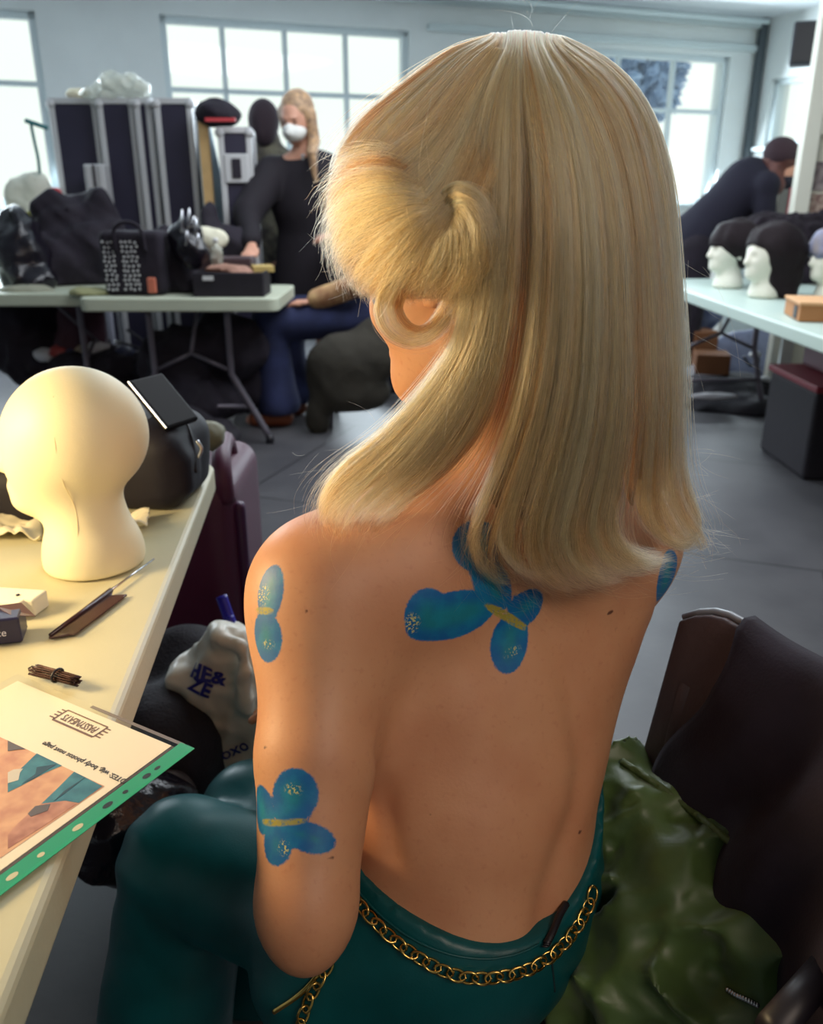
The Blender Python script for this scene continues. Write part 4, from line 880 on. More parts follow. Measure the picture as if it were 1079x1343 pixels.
blob('cap', [(P(288, 150, 5.1), (.12, .14, .07)), (P(276, 148, 5.1), (.08, .10, .05))], blk2, 'dark cap lying on top of the shorter flight case', 'cap', .006, 20, 1)
MB().box(P(289, 157, 4.93), (.16, .02, .018)).out('headband', mat('red_band', (190, 60, 66), .6), None, smooth=False)
tag(bpy.data.objects['headband'], 'thin red strip along the front of the dark cap', 'headband')
clearp = mat('clear_plastic', (226, 228, 214), .15, spec=.8, alpha=.55); crumple(clearp, 14, 1., .03)
blob('plastic_wrap', [(P(150, 110, 5.35), (.12, .10, .06)), (P(176, 116, 5.35), (.10, .10, .05)), (P(128, 122, 5.35), (.10, .08, .025))], clearp, 'crumpled clear plastic bag lying on top of the flight cases', 'plastic bag', .012, 26, 2, h=.01)
blob('cloth_ball', [(P(101, 124, 5.5), (.07, .06, .035))], tiss, 'small cream cloth lying on top of the leftmost flight case', 'cloth', .004, 40, 3, h=.01)
hg = empty('clothes_hanger', P(58, 195, 5.15), 'green-blue hanger strap hooked at the left flight case', 'hanger'); hgm = mat('hanger_teal', (38, 112, 116), .5)
MB().tube(spl([P(33, 158, 5.15), P(45, 162, 5.15), P(62, 168, 5.15)], 12), .012, 8).out('bar', hgm, hg); MB().tube(spl([P(40, 160, 5.15), P(45, 185, 5.15), P(50, 208, 5.15), P(52, 228, 5.15)], 12), .009, 8).out('strap', hgm, hg)
blob('paper_bag', [(P(45, 255, 5.2), (.10, .08, .14)), (P(28, 270, 5.2), (.09, .08, .14))], mat('paper_white', (214, 214, 200), .8), 'pale crumpled paper bag in front of the far left window', 'paper bag', .012, 22, 4)
blob('lemon_cloth', [(P(43, 292, 4.7), (.035, .03, .07))], mat('yellow_green', (206, 206, 96), .7), 'small yellow-green cloth between the black clothes at left', 'cloth', .004, 40, 4, h=.008)
blob('red_pouch', [(P(72, 257, 4.86), (.045, .03, .045))], mat('bright_red', (190, 34, 52), .6), 'small red pouch on top of the black garment pile', 'pouch', .003, 40, 4, h=.008)
blob('clothes_pile', [(P(85, 300, 4.75), (.20, .16, .20)), (P(115, 335, 4.7), (.24, .18, .22)), (P(70, 350, 4.6), (.18, .16, .18)), (P(132, 300, 4.75), (.12, .12, .20))], blk2, 'big heap of black clothes on the far left table', 'clothes', .02, 12, 7, floor=.741)
blob('backpack', [(P(30, 340, 4.45), (.13, .12, .20)), (P(22, 310, 4.5), (.10, .10, .16)), (P(45, 370, 4.4), (.12, .1, .08))], plastic_bk, 'shiny black bag at the left edge in front of the clothes heap', 'bag', .015, 16, 9, floor=.741)
blob('grey_cloth', [(P(35, 382, 4.28), (.14, .07, .03))], mat('grey_cloth', (150, 150, 132), .85), 'grey-green cloth hanging over the front of the far left table', 'cloth', .006, 30, 3, h=.01)
# polka dot bag
c0 = PZ(182, 388, .741); c0[1] = 4.16; c0[0] = P(181, 388, 4.1)[0]; pb_ = empty('vanity_bag', c0, 'black vanity bag with white polka dots on the grey-white table', 'bag')
f = Fld(c0-V(.2, .15, .0), c0+V(.2, .15, .38), .008); f.box(c0+V(0, 0, .145), (.145, .095, .145), None, .03, 0); f.noise(.003, 20, 2); f.cut(c0, V(0, 0, -1)); bo = f.out('body', blk2, pb_)
mb = MB(); mb.tube(spl([c0+V(-.07, -.098, .2), c0+V(-.06, -.11, .30), c0+V(.0, -.11, .33), c0+V(.06, -.11, .30), c0+V(.07, -.098, .2)], 20), .009, 8); mb.out('handle', blk2, pb_)
dm = mat('white_dot', (206, 206, 206), .6); mb = MB(); rr = np.random.default_rng(4)
for sx_, wd in ((-.105, .032), (-.02, .042)):
    for i in range(11):
        for j in range(3 if wd < .04 else 4): mb.ell(c0+V(sx_+(j-1)*.021+.006*(i % 2)+rr.uniform(-.003, .003), -.0975, .03+i*.021+rr.uniform(-.003, .003)), (.0065, .0025, .0065), None, 6)
mb.out('polka_dots', dm, pb_)
tag(MB().box(P(197, 378, 4.0)+V(.0, .03, .01), (.04, .02, .07)).out('makeup_tube', mat('orange_pink', (196, 112, 88), .5), smooth=False, bevel=.006), 'orange-pink tube leaning on the polka dot bag', 'tube')
# brush pouch, tote
blob('tote_bag', [(P(228, 350, 4.3), (.13, .12, .16)), (P(238, 372, 4.25), (.14, .10, .08)), (P(215, 330, 4.35), (.07, .08, .12))], blk2, 'slumped black tote right of the polka dot bag', 'bag', .012, 16, 5, floor=.741)
o = blob('brush_pouch', [(P(243, 312, 4.15), (.085, .05, .09)), (P(252, 330, 4.12), (.07, .05, .08))], plastic_bk, 'glossy black brush pouch propped on the black tote', 'pouch', .008, 30, 6, h=.01)
sv = MATS['silver']
for i, (px, py) in enumerate(((238, 305), (247, 300), (256, 310), (244, 322), (258, 324), (252, 298))):
    p = P(px, py, 4.04); bm_ = MB().tube([p, p+V(.012, 0, .10-.01*i)], [.007, .004], 8).out('makeup_brush', sv); tag(bm_, 'silver makeup brush standing in the glossy black pouch', 'brush', 'brushes in the glossy pouch')
# right hand kit: black train case, tray, small items
c0 = P(305, 372, 4.12); c0[2] = .741; kc = empty('kit_case', c0, 'open black makeup kit case at the right end of the table', 'case')
mb = MB(); mb.box(c0+V(0, .02, .05), (.30, .2, .012), None); 
for q, s_ in (((0, -.1, .055), (.33, .012, .11)), ((0, .1, .055), (.33, .012, .11)), ((-.16, 0, .055), (.012, .2, .11)), ((.16, 0, .055), (.012, .2, .11))): mb.box(c0+V(*q), s_)
mb.box(c0+V(0, 0, .006), (.33, .2, .012)); mb.out('body', blk, kc, smooth=False, bevel=.006)
MB().box(c0+V(-.09, -.108, .085), (.05, .006, .02)).out('label_plate', dm, kc, smooth=False)
it = [('compact', (.05, .04, .015), (-.08, .0, .075), (196, 158, 130), 'beige compact in the open kit case'), ('palette', (.12, .05, .012), (.02, .02, .08), (120, 78, 70), 'brown palette lying across the open kit case'), ('powder_box', (.06, .05, .03), (.1, .03, .08), (84, 60, 60), 'dark brown powder box in the open kit case'), ('lipstick', (.015, .06, .015), (-.02, -.05, .078), (176, 120, 98), 'tan lipstick in the open kit case')]
for nm, s_, q, c_, lb_ in it: tag(MB().box(c0+V(*q), s_, rotz(.4)).out(nm, mat('it_'+nm, c_, .5), smooth=False, bevel=.003), lb_, nm.split('_')[0])
tag(MB().box(P(298, 338, 4.3)-V(0, 0, .03), (.26, .14, .07)).out('cosmetics_box', mat('cosm', (70, 52, 56), .5), smooth=False, bevel=.008), 'brown cosmetics box behind the open kit case, hand above it', 'box')
blob('brown_cloth', [(P(297, 352, 4.15), (.10, .05, .018)), (P(318, 358, 4.12), (.06, .04, .014))], mat('brown_rose', (150, 112, 96), .8), 'rose-brown cloth draped on the kit case', 'cloth', .005, 50, 6, h=.008)
blob('white_pouch', [(P(272, 312, 4.35), (.07, .05, .06)), (P(284, 314, 4.35), (.06, .04, .04))], mat('cream_pouch', (216, 212, 190), .8), 'cream pouch standing behind the brush pouch', 'pouch', .006, 30, 2, h=.01, floor=.80)
bt = P(284, 335, 4.22); bo = empty('bottle', bt-V(0, 0, .05), 'small clear bottle between brush pouch and cosmetics box', 'bottle')
MB().lathe([(.01, -.05), (.028, -.048), (.03, .02), (.025, .035), (.010, .045), (.010, .06)], bt).out('body', clearp, bo); MB().cyl(bt+V(0, 0, .06), bt+V(0, 0, .08), .012).out('cap', dm, bo)
tag(MB().box(P(344, 352, 4.2), (.10, .1, .03), rotz(.3)).out('gift_box', mat('ochre', (186, 160, 96), .6), smooth=False, bevel=.004), 'ochre box on the right corner of the table', 'box')
blob('khaki_cloth', [(P(122, 384, 4.12), (.10, .06, .022)), (P(108, 386, 4.12), (.05, .05, .018))], mat('khaki', (158, 158, 118), .85), 'folded khaki cloth at the left end of the table', 'cloth', .004, 40, 4, h=.008, floor=.741)
blob('dark_bag', [(P(262, 330, 4.75), (.16, .1, .12)), (P(300, 320, 4.75), (.13, .1, .10)), (P(275, 290, 4.8), (.05, .08, .10))], blk2, 'dark bag against the flight cases behind the bottle', 'bag', .015, 14, 8, floor=.60)
# under the tables
blob('duffel_bag', [(P(240, 470, 4.35), (.22, .2, .16)), (P(300, 455, 4.4), (.20, .2, .17)), (P(255, 520, 4.3), (.28, .2, .14)), (P(320, 500, 4.5), (.16, .16, .16))], blk2, 'large black duffel heap on the floor below the polka dot bag', 'bag', .02, 12, 11, h=.016, floor=.0)
blob('black_sack', [(P(268, 575, 3.95), (.16, .14, .10)), (P(245, 560, 4.0), (.14, .12, .12))], blk, 'black sack on the floor near the angled table foot', 'sack', .015, 14, 12, floor=0)
blob('maroon_bag', [(P(108, 425, 4.7), (.13, .10, .22)), (P(98, 455, 4.7), (.12, .10, .12))], mat('maroon', (58, 26, 40), .8), 'dark maroon bag under the left table', 'bag', .012, 16, 13, floor=0.05)
whs = mat('white_sheet', (178, 180, 196), .8)
for i, (px, py, Y, s_, rz, lb_) in enumerate(((90, 425, 5.6, (.30, .03, .45), .3, 'left one of the white boards leaning under the tables'), (128, 430, 5.2, (.22, .03, .42), -.3, 'narrow white board leaning beside the maroon bag'), (182, 425, 5.4, (.44, .03, .5), .1, 'largest white board leaning below the polka dot bag'))):
    p = P(px, py, Y); s_ = (s_[0], s_[1], p[2]+.22); p[2] = s_[2]/2; tag(MB().box(p, s_, rotz(rz)@np.array([[1, 0, 0], [0, 1, 0], [0, 0, 1.]])).out('foam_board', whs, smooth=False, bevel=.003), lb_, 'board')
rr = np.random.default_rng(8)
for i in range(5):
    p = P(95+i*28, 455+rr.uniform(-8, 22), 4.9); pp = [p+V(rr.uniform(-.25, .25), rr.uniform(-.15, .15), rr.uniform(-.16, .12)) for _ in range(6)]
    for q in pp: q[2] = max(q[2], .02)
    tag(MB().tube(spl(pp, 50), .009, 8).out('cable', blackp), 'black cable looping over the clutter below the left tables', 'cable', 'cables under the left tables')
for i in range(7):
    p = P(60+i*17, 458+rr.uniform(-4, 14), 4.6); c_ = [(190, 190, 196), (150, 60, 60), (60, 66, 96), (170, 150, 130)][i % 4]
    blob('clutter_bag', [(p, (.06, .05, .035))], mat('clut'+str(i), c_, .4), ['white', 'red', 'blue', 'tan'][i % 4]+' crumpled packet in the clutter under the left tables', 'packet', .01, 40, i, h=.01, group='packets under the left tables')
blob('clutter_heap', [(P(60, 470, 4.8), (.30, .16, .12)), (P(140, 480, 4.6), (.30, .2, .10)), (P(30, 440, 4.8), (.15, .15, .30)), (P(55, 420, 4.9), (.12, .1, .3))], blk2, 'black bags heaped on the floor under the far left table', 'bags', .02, 14, 14, h=.016, floor=0)
# ------------------------------------------------------------------ people behind
skin2 = mat('skin_plain', (206, 152, 128), .55); robe = mat('black_robe', (25, 18, 28), .85, var=.2, vscale=10); jeans = mat('jeans', (38, 46, 86), .85, var=.35, vscale=10, bump=.2, bscale=200)
def head_field(f, c, Rh, s_=1.):
    q = lambda a, b, z: c+Rh@V(a, b, z)*s_
    f.ell(c, (.072*s_, .090*s_, .090*s_), Rh, .02); f.ell(q(0, .04, -.05), (.056*s_, .054*s_, .066*s_), Rh, .03); f.ell(q(0, .07, -.10), (.028*s_, .024*s_, .020*s_), Rh, .03)
    f.seg(q(0, .092, -.01), q(0, .110, -.044), .008*s_, .012*s_, .012)
    for k_ in (-1, 1): f.ell(q(k_*.03, .096, -.008), (.016*s_, .012*s_, .010*s_), Rh, .012, 'd'); f.ell(q(k_*.072, -.002, -.025), (.007*s_, .016*s_, .026*s_), Rh, .008); f.seg(q(k_*.014, .095, .010), q(k_*.042, .085, .010), .006*s_, .005*s_, .01)
    return q
def hand_field(f, w_, d, up, s_=1.):
    d = unit(d); sd = unit(np.cross(d, up)); f.seg(w_, w_+d*.075*s_, .024*s_, .030*s_, .01, n=up, fl=.5)
    for i, (o_, L) in enumerate(((-.026, .062), (-.009, .075), (.009, .07), (.025, .055))):
        a0 = w_+d*.078*s_+sd*o_*s_; f.path([a0, a0+d*L*.55*s_-np.array(up)*.006, a0+d*L*.95*s_-np.array(up)*.028], [.0105*s_, .010*s_, .008*s_], k=.006)
    f.path([w_+d*.02-sd*.022, w_+d*.055-sd*.045, w_+d*.085-sd*.04-np.array(up)*.01], [.013*s_, .012*s_, .010*s_], k=.008)
# standing person in the black robe, head bent to the table
def robe_person():
    Yp = 5.1; hc_ = P(389, 150, Yp); x0 = hc_[0]; root = V(x0+.02, Yp+.04, 0)
    fd = unit(V(-.35, -.9, -.35)); sd = unit(np.cross(fd, V(0, 0, 1))); Rh = np.stack([sd, fd, np.cross(sd, fd)], 1)
    f = Fld(root-V(.6, .6, 0), root+V(.5, .45, 1.85), .012); head_field(f, hc_, Rh, 1.12)
    nk = V(x0+.03, Yp+.06, 1.40); f.seg(hc_+V(.01, .02, -.06), nk, .056, .058, .02)
    f.ell(nk+V(.01, .03, -.22), (.18, .11, .24), None, .04); f.ell(nk+V(.02, .04, -.55), (.16, .11, .22), None, .04)
    shl, shr = nk+V(-.19, .0, -.10), nk+V(.20, .03, -.10); f.seg(nk, shl, .05, .055, .04); f.seg(nk, shr, .05, .055, .04)
    hd_ = P(330, 322, 4.66); el = shl*.42+hd_*.58+V(-.08, .06, 0); f.seg(shl, el, .052, .042, .02); f.seg(el, hd_, .04, .025, .01); hand_field(f, hd_, V(-.1, -.8, -.45), V(0, -.2, 1), 1.15)
    el2 = shr+V(.09, -.02, -.30); w2_ = el2+V(-.10, -.24, -.02); f.seg(shr, el2, .05, .042, .02); f.seg(el2, w2_, .04, .025, .01); hand_field(f, w2_, V(-.7, -.6, -.1), V(0, 0, 1), 1.1)
    for k_ in (-1, 1): f.seg(nk+V(k_*.09, .04, -.60), V(x0+k_*.1, Yp+.06, .5), .085, .06, .03); f.seg(V(x0+k_*.1, Yp+.06, .5), V(x0+k_*.1, Yp+.07, .07), .058, .04, .01); f.seg(V(x0+k_*.1, Yp+.08, .04), V(x0+k_*.12, Yp-.10, .03), .04, .03, .01)
    o = f.out('person', skin2, None, origin=root); tag(o, 'standing person in long black robe and white face mask, looking down at the table', 'person')
    g = Fld(root-V(.6, .6, 0), root+V(.5, .45, 1.6), .012); b0 = nk+V(0, 0, -.02)
    g.ell(nk+V(.01, .03, -.22), (.225, .145, .25), None, .0); g.seg(nk+V(-.02, .02, -.05), shl, .065, .075, .04); g.seg(nk+V(.02, .02, -.05), shr, .065, .075, .04)
    g.seg(shl, el, .092, .090, .03); g.seg(el, el*.15+hd_*.85, .078, .055, .02); g.seg(shr, el2, .075, .07, .03); g.seg(el2, w2_, .07, .06, .02)
    g.seg(nk+V(.02, .04, -.35), V(x0+.04, Yp+.08, .45), .19, .22, .05, n=(0, 1, 0), fl=.7); g.noise(.010, 13, 3); g.cut(V(0, 0, .42), V(0, 0, -1)); g.ell(hc_+V(0, -.03, -.10), (.075, .1, .10), None, .01, 'd')
    rb = g.out('robe', robe, o)
    mk_ = Fld(hc_-V(.2, .2, .25), hc_+V(.2, .2, .15), .006); q = lambda a, b, z: hc_+Rh@V(a, b, z)*1.12
    mk_.ell(q(0, .055, -.062), (.068, .070, .056), Rh, 0); mk_.seg(q(0, .10, -.03), q(0, .115, -.05), .02, .02, .02); mk_.cut(q(0, .03, 0), -(Rh@V(0, 1, 0))); mk_.out('face_mask', mat('mask_white', (226, 226, 222), .8), o)
    hr = Fld(hc_-V(.25, .25, .55), hc_+V(.25, .25, .25), .009); hr.ell(q(0, -.018, .018), (.094, .104, .104), Rh, 0); hr.ell(q(0, .10, -.04), (.058, .07, .085), Rh, .01, 'd')
    hr.path([q(-.075, .0, .0), q(-.085, .03, -.12), P(409, 200, Yp-.13), P(414, 238, Yp-.13)], [.034, .034, .030, .012], k=.02, ); hr.path([q(.075, .0, .02), q(.078, .0, -.08), q(.07, -.02, -.14)], [.028, .022, .012], k=.02)
    blh = mat('hair_dark_blonde', (136, 110, 90), .55, var=.35, vscale=40, rgb2=(190, 152, 112)); hr.noise(.002, 90, 3); hr.out('hair', blh, o)
    for k_ in (-1, 1): MB().ell(q(k_*.03, .089, -.012), (.010, .008, .004), Rh, 8).out('eyelid', mat('eye_dark', (50, 34, 34), .6) if k_ < 0 else MATS['eye_dark'], o)
    MB().box(P(397, 206, Yp-.16), (.016, .012, .03)).out('badge', sv, rb, smooth=False, bevel=.003)
robe_person()
# hooded person in camouflage
camo = mat('camouflage', (104, 100, 84), .85, var=.6, vscale=16, rgb2=(52, 46, 44))
def camo_person():
    Yp = 5.75; hc_ = P(346, 160, Yp); root = V(hc_[0], Yp+.05, 0); fd = unit(V(.3, .9, -.1)); sd = unit(np.cross(fd, V(0, 0, 1))); Rh = np.stack([sd, fd, np.cross(sd, fd)], 1)
    f = Fld(root-V(.45, .4, 0), root+V(.45, .4, 1.9), .014); head_field(f, hc_, Rh, 1.05); nk = root+V(0, 0, 1.43); f.seg(hc_, nk, .055, .06, .02)
    f.ell(nk+V(0, 0, -.22), (.17, .11, .25), None, .04); f.ell(nk+V(0, 0, -.52), (.16, .11, .2), None, .04)
    for k_ in (-1, 1):
        s_ = nk+V(k_*.19, 0, -.08); e_ = s_+V(k_*.06, .05, -.28); w_ = e_+V(-k_*.1, .2, -.05); f.seg(nk, s_, .05, .055, .03); f.seg(s_, e_, .05, .04, .02); f.seg(e_, w_, .04, .026, .01); hand_field(f, w_, V(-k_*.4, .8, 0), V(0, 0, 1))
        f.seg(root+V(k_*.09, 0, .8), root+V(k_*.1, 0, .45), .08, .058, .03); f.seg(root+V(k_*.1, 0, .45), root+V(k_*.1, 0, .07), .056, .04, .01); f.seg(root+V(k_*.1, -.02, .04), root+V(k_*.12, .14, .03), .04, .03, .01)
    o = f.out('person', skin2, None, origin=root); tag(o, 'person in camouflage top and dark knitted hat, back turned by the window', 'person')
    g = Fld(root-V(.5, .45, 0), root+V(.5, .45, 1.7), .014); g.ell(nk+V(0, 0, -.22), (.20, .14, .27), None, 0); g.seg(nk+V(0, 0, -.02), nk+V(0, 0, .08), .10, .085, .04); g.ell(nk+V(0, 0, -.5), (.18, .135, .2), None, .04)
    for k_ in (-1, 1): s_ = nk+V(k_*.19, 0, -.08); e_ = s_+V(k_*.06, .05, -.28); g.seg(nk+V(0, 0, -.02), s_, .075, .075, .04); g.seg(s_, e_, .075, .062, .02); g.seg(e_, e_+V(-k_*.08, .17, -.04), .06, .045, .01)
    g.noise(.008, 14, 5); g.out('jacket', camo, o)
    g = Fld(root-V(.4, .3, 0), root+V(.4, .3, 1.0), .014)
    for k_ in (-1, 1): g.seg(root+V(k_*.09, 0, .82), root+V(k_*.1, 0, .45), .10, .08, .03); g.seg(root+V(k_*.1, 0, .45), root+V(k_*.1, 0, .10), .078, .07, .01)
    g.out('trousers', blk2, o)
    g = Fld(hc_-V(.2, .2, .2), hc_+V(.2, .2, .2), .009); g.ell(hc_+V(0, 0, .01), (.095, .108, .125), Rh, 0); g.ell(hc_+V(-.0, -.03, -.06), (.075, .07, .085), None, .03); g.out('knitted_hat', mat('hat_plum', (44, 32, 40), .9), o)
camo_person()
# seated person in jeans, mostly hidden by the blonde hair
def jeans_person():
    Yp = 4.6; kn = P(352, 425, Yp-.12); kn2 = P(372, 418, Yp+.12); hp = P(492, 425, Yp); root = V(hp[0], Yp, 0); hpz = .56; kn[2] = kn2[2] = .56
    f = Fld(V(kn[0]-.3, Yp-.5, 0), V(hp[0]+.35, Yp+.5, 1.45), .013); ch = V(hp[0]-.0, Yp, .0)
    f.ell(ch+V(.02, 0, .62), (.12, .17, .12), None, 0); f.ell(ch+V(.0, 0, .90), (.11, .17, .24), None, .05); nk = ch+V(-.02, 0, 1.14); hc_ = nk+V(-.06, 0, .14)
    fd = unit(V(-.9, -.1, -.3)); sd = unit(np.cross(fd, V(0, 0, 1))); Rh = np.stack([sd, fd, np.cross(sd, fd)], 1); f.seg(nk+V(0, 0, -.05), hc_, .06, .05, .03); head_field(f, hc_, Rh)
    for k_, kk in ((-1, kn), (1, kn2)):
        f.seg(V(hp[0], Yp+k_*.09, .58), kk, .08, .058, .03); an = V(kk[0]+.03, kk[1], .09); f.seg(kk, an, .055, .038, .02); f.seg(an+V(.02, 0, -.05), an+V(-.16, 0, -.06), .036, .028, .01)
        s_ = nk+V(0, k_*.19, -.08); e_ = s_+V(-.06, k_*.03, -.30); w_ = (P(412, 395, Yp-.16) if k_ < 0 else P(425, 392, Yp+.1)); f.seg(nk+V(0, 0, -.04), s_, .05, .055, .03); f.seg(s_, e_, .05, .042, .02); f.seg(e_, w_, .04, .027, .01); hand_field(f, w_, V(-.9, .1, -.1), V(0, 0, 1), 1.1)
    o = f.out('person', skin2, None, origin=root); tag(o, 'seated person in blue jeans and beige sleeves, half hidden behind the blonde hair', 'person')
    g = Fld(V(kn[0]-.3, Yp-.5, 0), V(hp[0]+.35, Yp+.5, .9), .012)
    g.ell(ch+V(.02, 0, .60), (.15, .20, .13), None, 0)
    for k_, kk in ((-1, kn), (1, kn2)): g.seg(V(hp[0], Yp+k_*.09, .58), kk, .115, .092, .03); an = V(kk[0]+.03, kk[1], .12); g.seg(kk, kk*.5+an*.5, .095, .09, .02); g.seg(kk*.5+an*.5, an, .09, .115, .01)
    g.noise(.010, 14, 7); g.cut(V(0, 0, .075), V(0, 0, -1)); g.out('jeans', jeans, o)
    g = Fld(V(kn[0]-.3, Yp-.5, .5), V(hp[0]+.35, Yp+.5, 1.3), .012); g.ell(ch+V(.0, 0, .88), (.14, .20, .26), None, 0)
    for k_ in (-1, 1):
        s_ = nk+V(0, k_*.19, -.08); e_ = s_+V(-.06, k_*.03, -.30); w_ = (P(412, 395, Yp-.16) if k_ < 0 else P(425, 392, Yp+.1)); g.seg(nk+V(0, 0, -.06), s_, .06, .07, .03); g.seg(s_, e_, .068, .06, .02); g.seg(e_, e_*.08+w_*.92, .058, .045, .01)
    g.noise(.008, 18, 8); g.out('shirt', mat('beige_shirt', (206, 170, 122), .8, var=.35, vscale=14, rgb2=(150, 104, 74)), o)
    g = Fld(hc_-V(.2, .2, .25), hc_+V(.2, .2, .2), .01); g.ell(hc_-fd*.02+V(0, 0, .02), (.09, .10, .10), None, 0); g.ell(hc_+fd*.09+V(0, 0, -.03), (.06, .06, .07), None, .01, 'd'); g.out('hair', mat('hair_brown', (70, 44, 36), .6), o)
    shm = mat('shoe_tan', (120, 62, 34), .6)
    for kk in (kn, kn2): an = V(kk[0]+.03, kk[1], .0); g = Fld(an-V(.25, .1, 0), an+V(.12, .1, .16), .008); g.seg(an+V(.03, 0, .045), an+V(-.13, 0, .035), .048, .042, 0); g.cut(V(0, 0, .002), V(0, 0, -1)); g.out('shoe', shm, o)
    return hp, Yp
hpj, Yj = jeans_person()
cx = hpj[0]+.02; cho = empty('chair', V(cx, Yj, 0), 'folding chair under the person in jeans, dark red seat, olive coat hanging on it', 'chair')
MB().box(V(cx-.05, Yj, .44), (.42, .42, .04)).out('seat', mat('seat_red', (92, 22, 40), .7), cho, smooth=False, bevel=.015)
for sx_ in (-1, 1):
    for sy_ in (-1, 1): MB().tube([V(cx-.05+sx_*.18, Yj+sy_*.19, .43), V(cx-.05+sx_*.21, Yj+sy_*.19, 0)], .012, 8).out('leg', legm, cho)
MB().box(V(cx+.20, Yj, .80), (.03, .40, .30)).out('backrest', blackp, cho, smooth=False, bevel=.012)
for sy_ in (-1, 1): MB().tube([V(cx+.14, Yj+sy_*.19, .43), V(cx+.20, Yj+sy_*.19, .93)], .012, 8).out('back_post', legm, cho)
olive = crumple(mat('olive_cloth', (54, 50, 42), .9, var=.3, vscale=8), 6, .6, .03)
blob('coat', [(P(470, 470, Yj-.28), (.26, .10, .14)), (P(440, 500, Yj-.28), (.16, .09, .18)), (P(418, 545, Yj-.26), (.08, .08, .12)), (P(500, 440, Yj-.25), (.14, .09, .12)), (P(475, 510, Yj-.25), (.16, .08, .10))], olive, 'olive coat hanging down in front of the chair of the person in jeans', 'coat', .012, 6, 15)
tag(MB().box(PZ(490, 512, .06), (.05, .16, .012), rotz(.5)@np.array([[1, 0, 0], [0, math.cos(.4), -math.sin(.4)], [0, math.sin(.4), math.cos(.4)]])).out('metal_bar', sv, smooth=False, bevel=.003), 'flat silver bar on the floor beside the olive coat', 'bar')
blob('black_bag', [(PZ(470, 490, .12)+V(.1, .1, 0), (.16, .12, .12)), (PZ(500, 495, .12)+V(.1, 0, 0), (.14, .10, .10))], blk2, 'black bag on the floor right of the olive coat', 'bag', .01, 16, 9, floor=0)
# ------------------------------------------------------------------ right side
wigd = mat('wig_dark', (26, 14, 20), .6, spec=.25, bump=.8, bscale=220, sheen=.0); wigb = mat('wig_blue_grey', (126, 134, 172), .6, bump=.8, bscale=220, var=.3, vscale=12, rgb2=(150, 138, 130)); foam2 = mat('mannequin_white', (226, 224, 210), .6)
def wig_head(px, py, Yb, rz, sc, wm, kind, label):
    c = P(px, py, Yb); c[2] = .741; f = mannequin_head('m', c, sc, rz, .009, foam2); o = f.out('mannequin_head', foam2, None); tag(o, label, 'mannequin head')
    R = rotz(rz); T = lambda x, y, z: c+R@V(x, y, z)*sc; g = Fld(c-V(.3, .3, .0), c+V(.3, .3, .42), .008)
    if kind == 'short': g.ell(T(-.02, 0, .205), (.118*sc, .098*sc, .095*sc), R, 0); g.ell(T(-.05, 0, .15), (.08*sc, .085*sc, .07*sc), R, .03); g.ell(T(.10, 0, .125), (.05*sc, .11*sc, .065*sc), R, .01, 'd')
    elif kind == 'bob': g.ell(T(-.025, 0, .20), (.120*sc, .102*sc, .10*sc), R, 0); g.seg(T(-.055, 0, .18), T(-.06, 0, .03), .095*sc, .085*sc, .03); g.ell(T(.09, 0, .10), (.062*sc, .12*sc, .11*sc), R, .01, 'd')
    else: g.ell(T(-.015, 0, .215), (.118*sc, .100*sc, .080*sc), R, 0); g.ell(T(.10, 0, .12), (.05*sc, .11*sc, .06*sc), R, .01, 'd'); g.seg(T(.06, -.06, .19), T(.07, .06, .19), .03*sc, .03*sc, .02)
    g.cut(V(0, 0, .742), V(0, 0, -1)); g.noise(.007, 46, 4); w_ = g.out('wig', wm, None); tag(w_, kind_lab[kind], 'wig')
kind_lab = {'short': 'short dark wig on the leftmost foam head of the right table', 'bob': 'shoulder-length dark wig on the middle foam head, right table', 'cap': 'blue-grey wig on the foam head at the right photo edge'}
wig_head(952, 377, 4.42, math.radians(190), 1.12, wigd, 'short', 'leftmost white foam head on the right table, short dark wig on it')
wig_head(1000, 390, 4.0, math.radians(195), 1.12, wigd, 'bob', 'middle white foam head on the right table, long dark wig on it')
wig_head(1086, 396, 3.95, math.radians(185), 1.1, wigb, 'cap', 'white foam head under the blue-grey wig at the right edge')
fur = mat('black_fur', (30, 20, 32), .95, bump=1., bscale=90, var=.4, vscale=30)
fo = blob('fur_pile', [(P(1040, 330, 4.75), (.26, .14, .18)), (P(1015, 305, 4.8), (.16, .12, .10)), (P(1070, 310, 4.8), (.2, .12, .12)), (P(1060, 360, 4.7), (.24, .12, .12)), (P(995, 300, 4.85), (.10, .1, .06))], fur, 'mound of black curly wigs or fur at the far end of the right table', 'fur', .016, 30, 3, h=.011, floor=.741)
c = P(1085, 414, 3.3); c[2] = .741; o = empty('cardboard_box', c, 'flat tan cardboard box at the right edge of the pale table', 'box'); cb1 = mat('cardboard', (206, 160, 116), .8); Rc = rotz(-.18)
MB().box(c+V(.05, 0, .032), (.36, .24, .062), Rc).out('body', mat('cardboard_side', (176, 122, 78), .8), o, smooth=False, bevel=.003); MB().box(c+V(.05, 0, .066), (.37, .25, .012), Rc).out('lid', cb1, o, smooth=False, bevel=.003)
MB().box(c+V(.05, 0, .03)+Rc@V(-.181, -.06, 0), (.004, .05, .045), Rc).out('hand_hole', blackp, o, smooth=False)
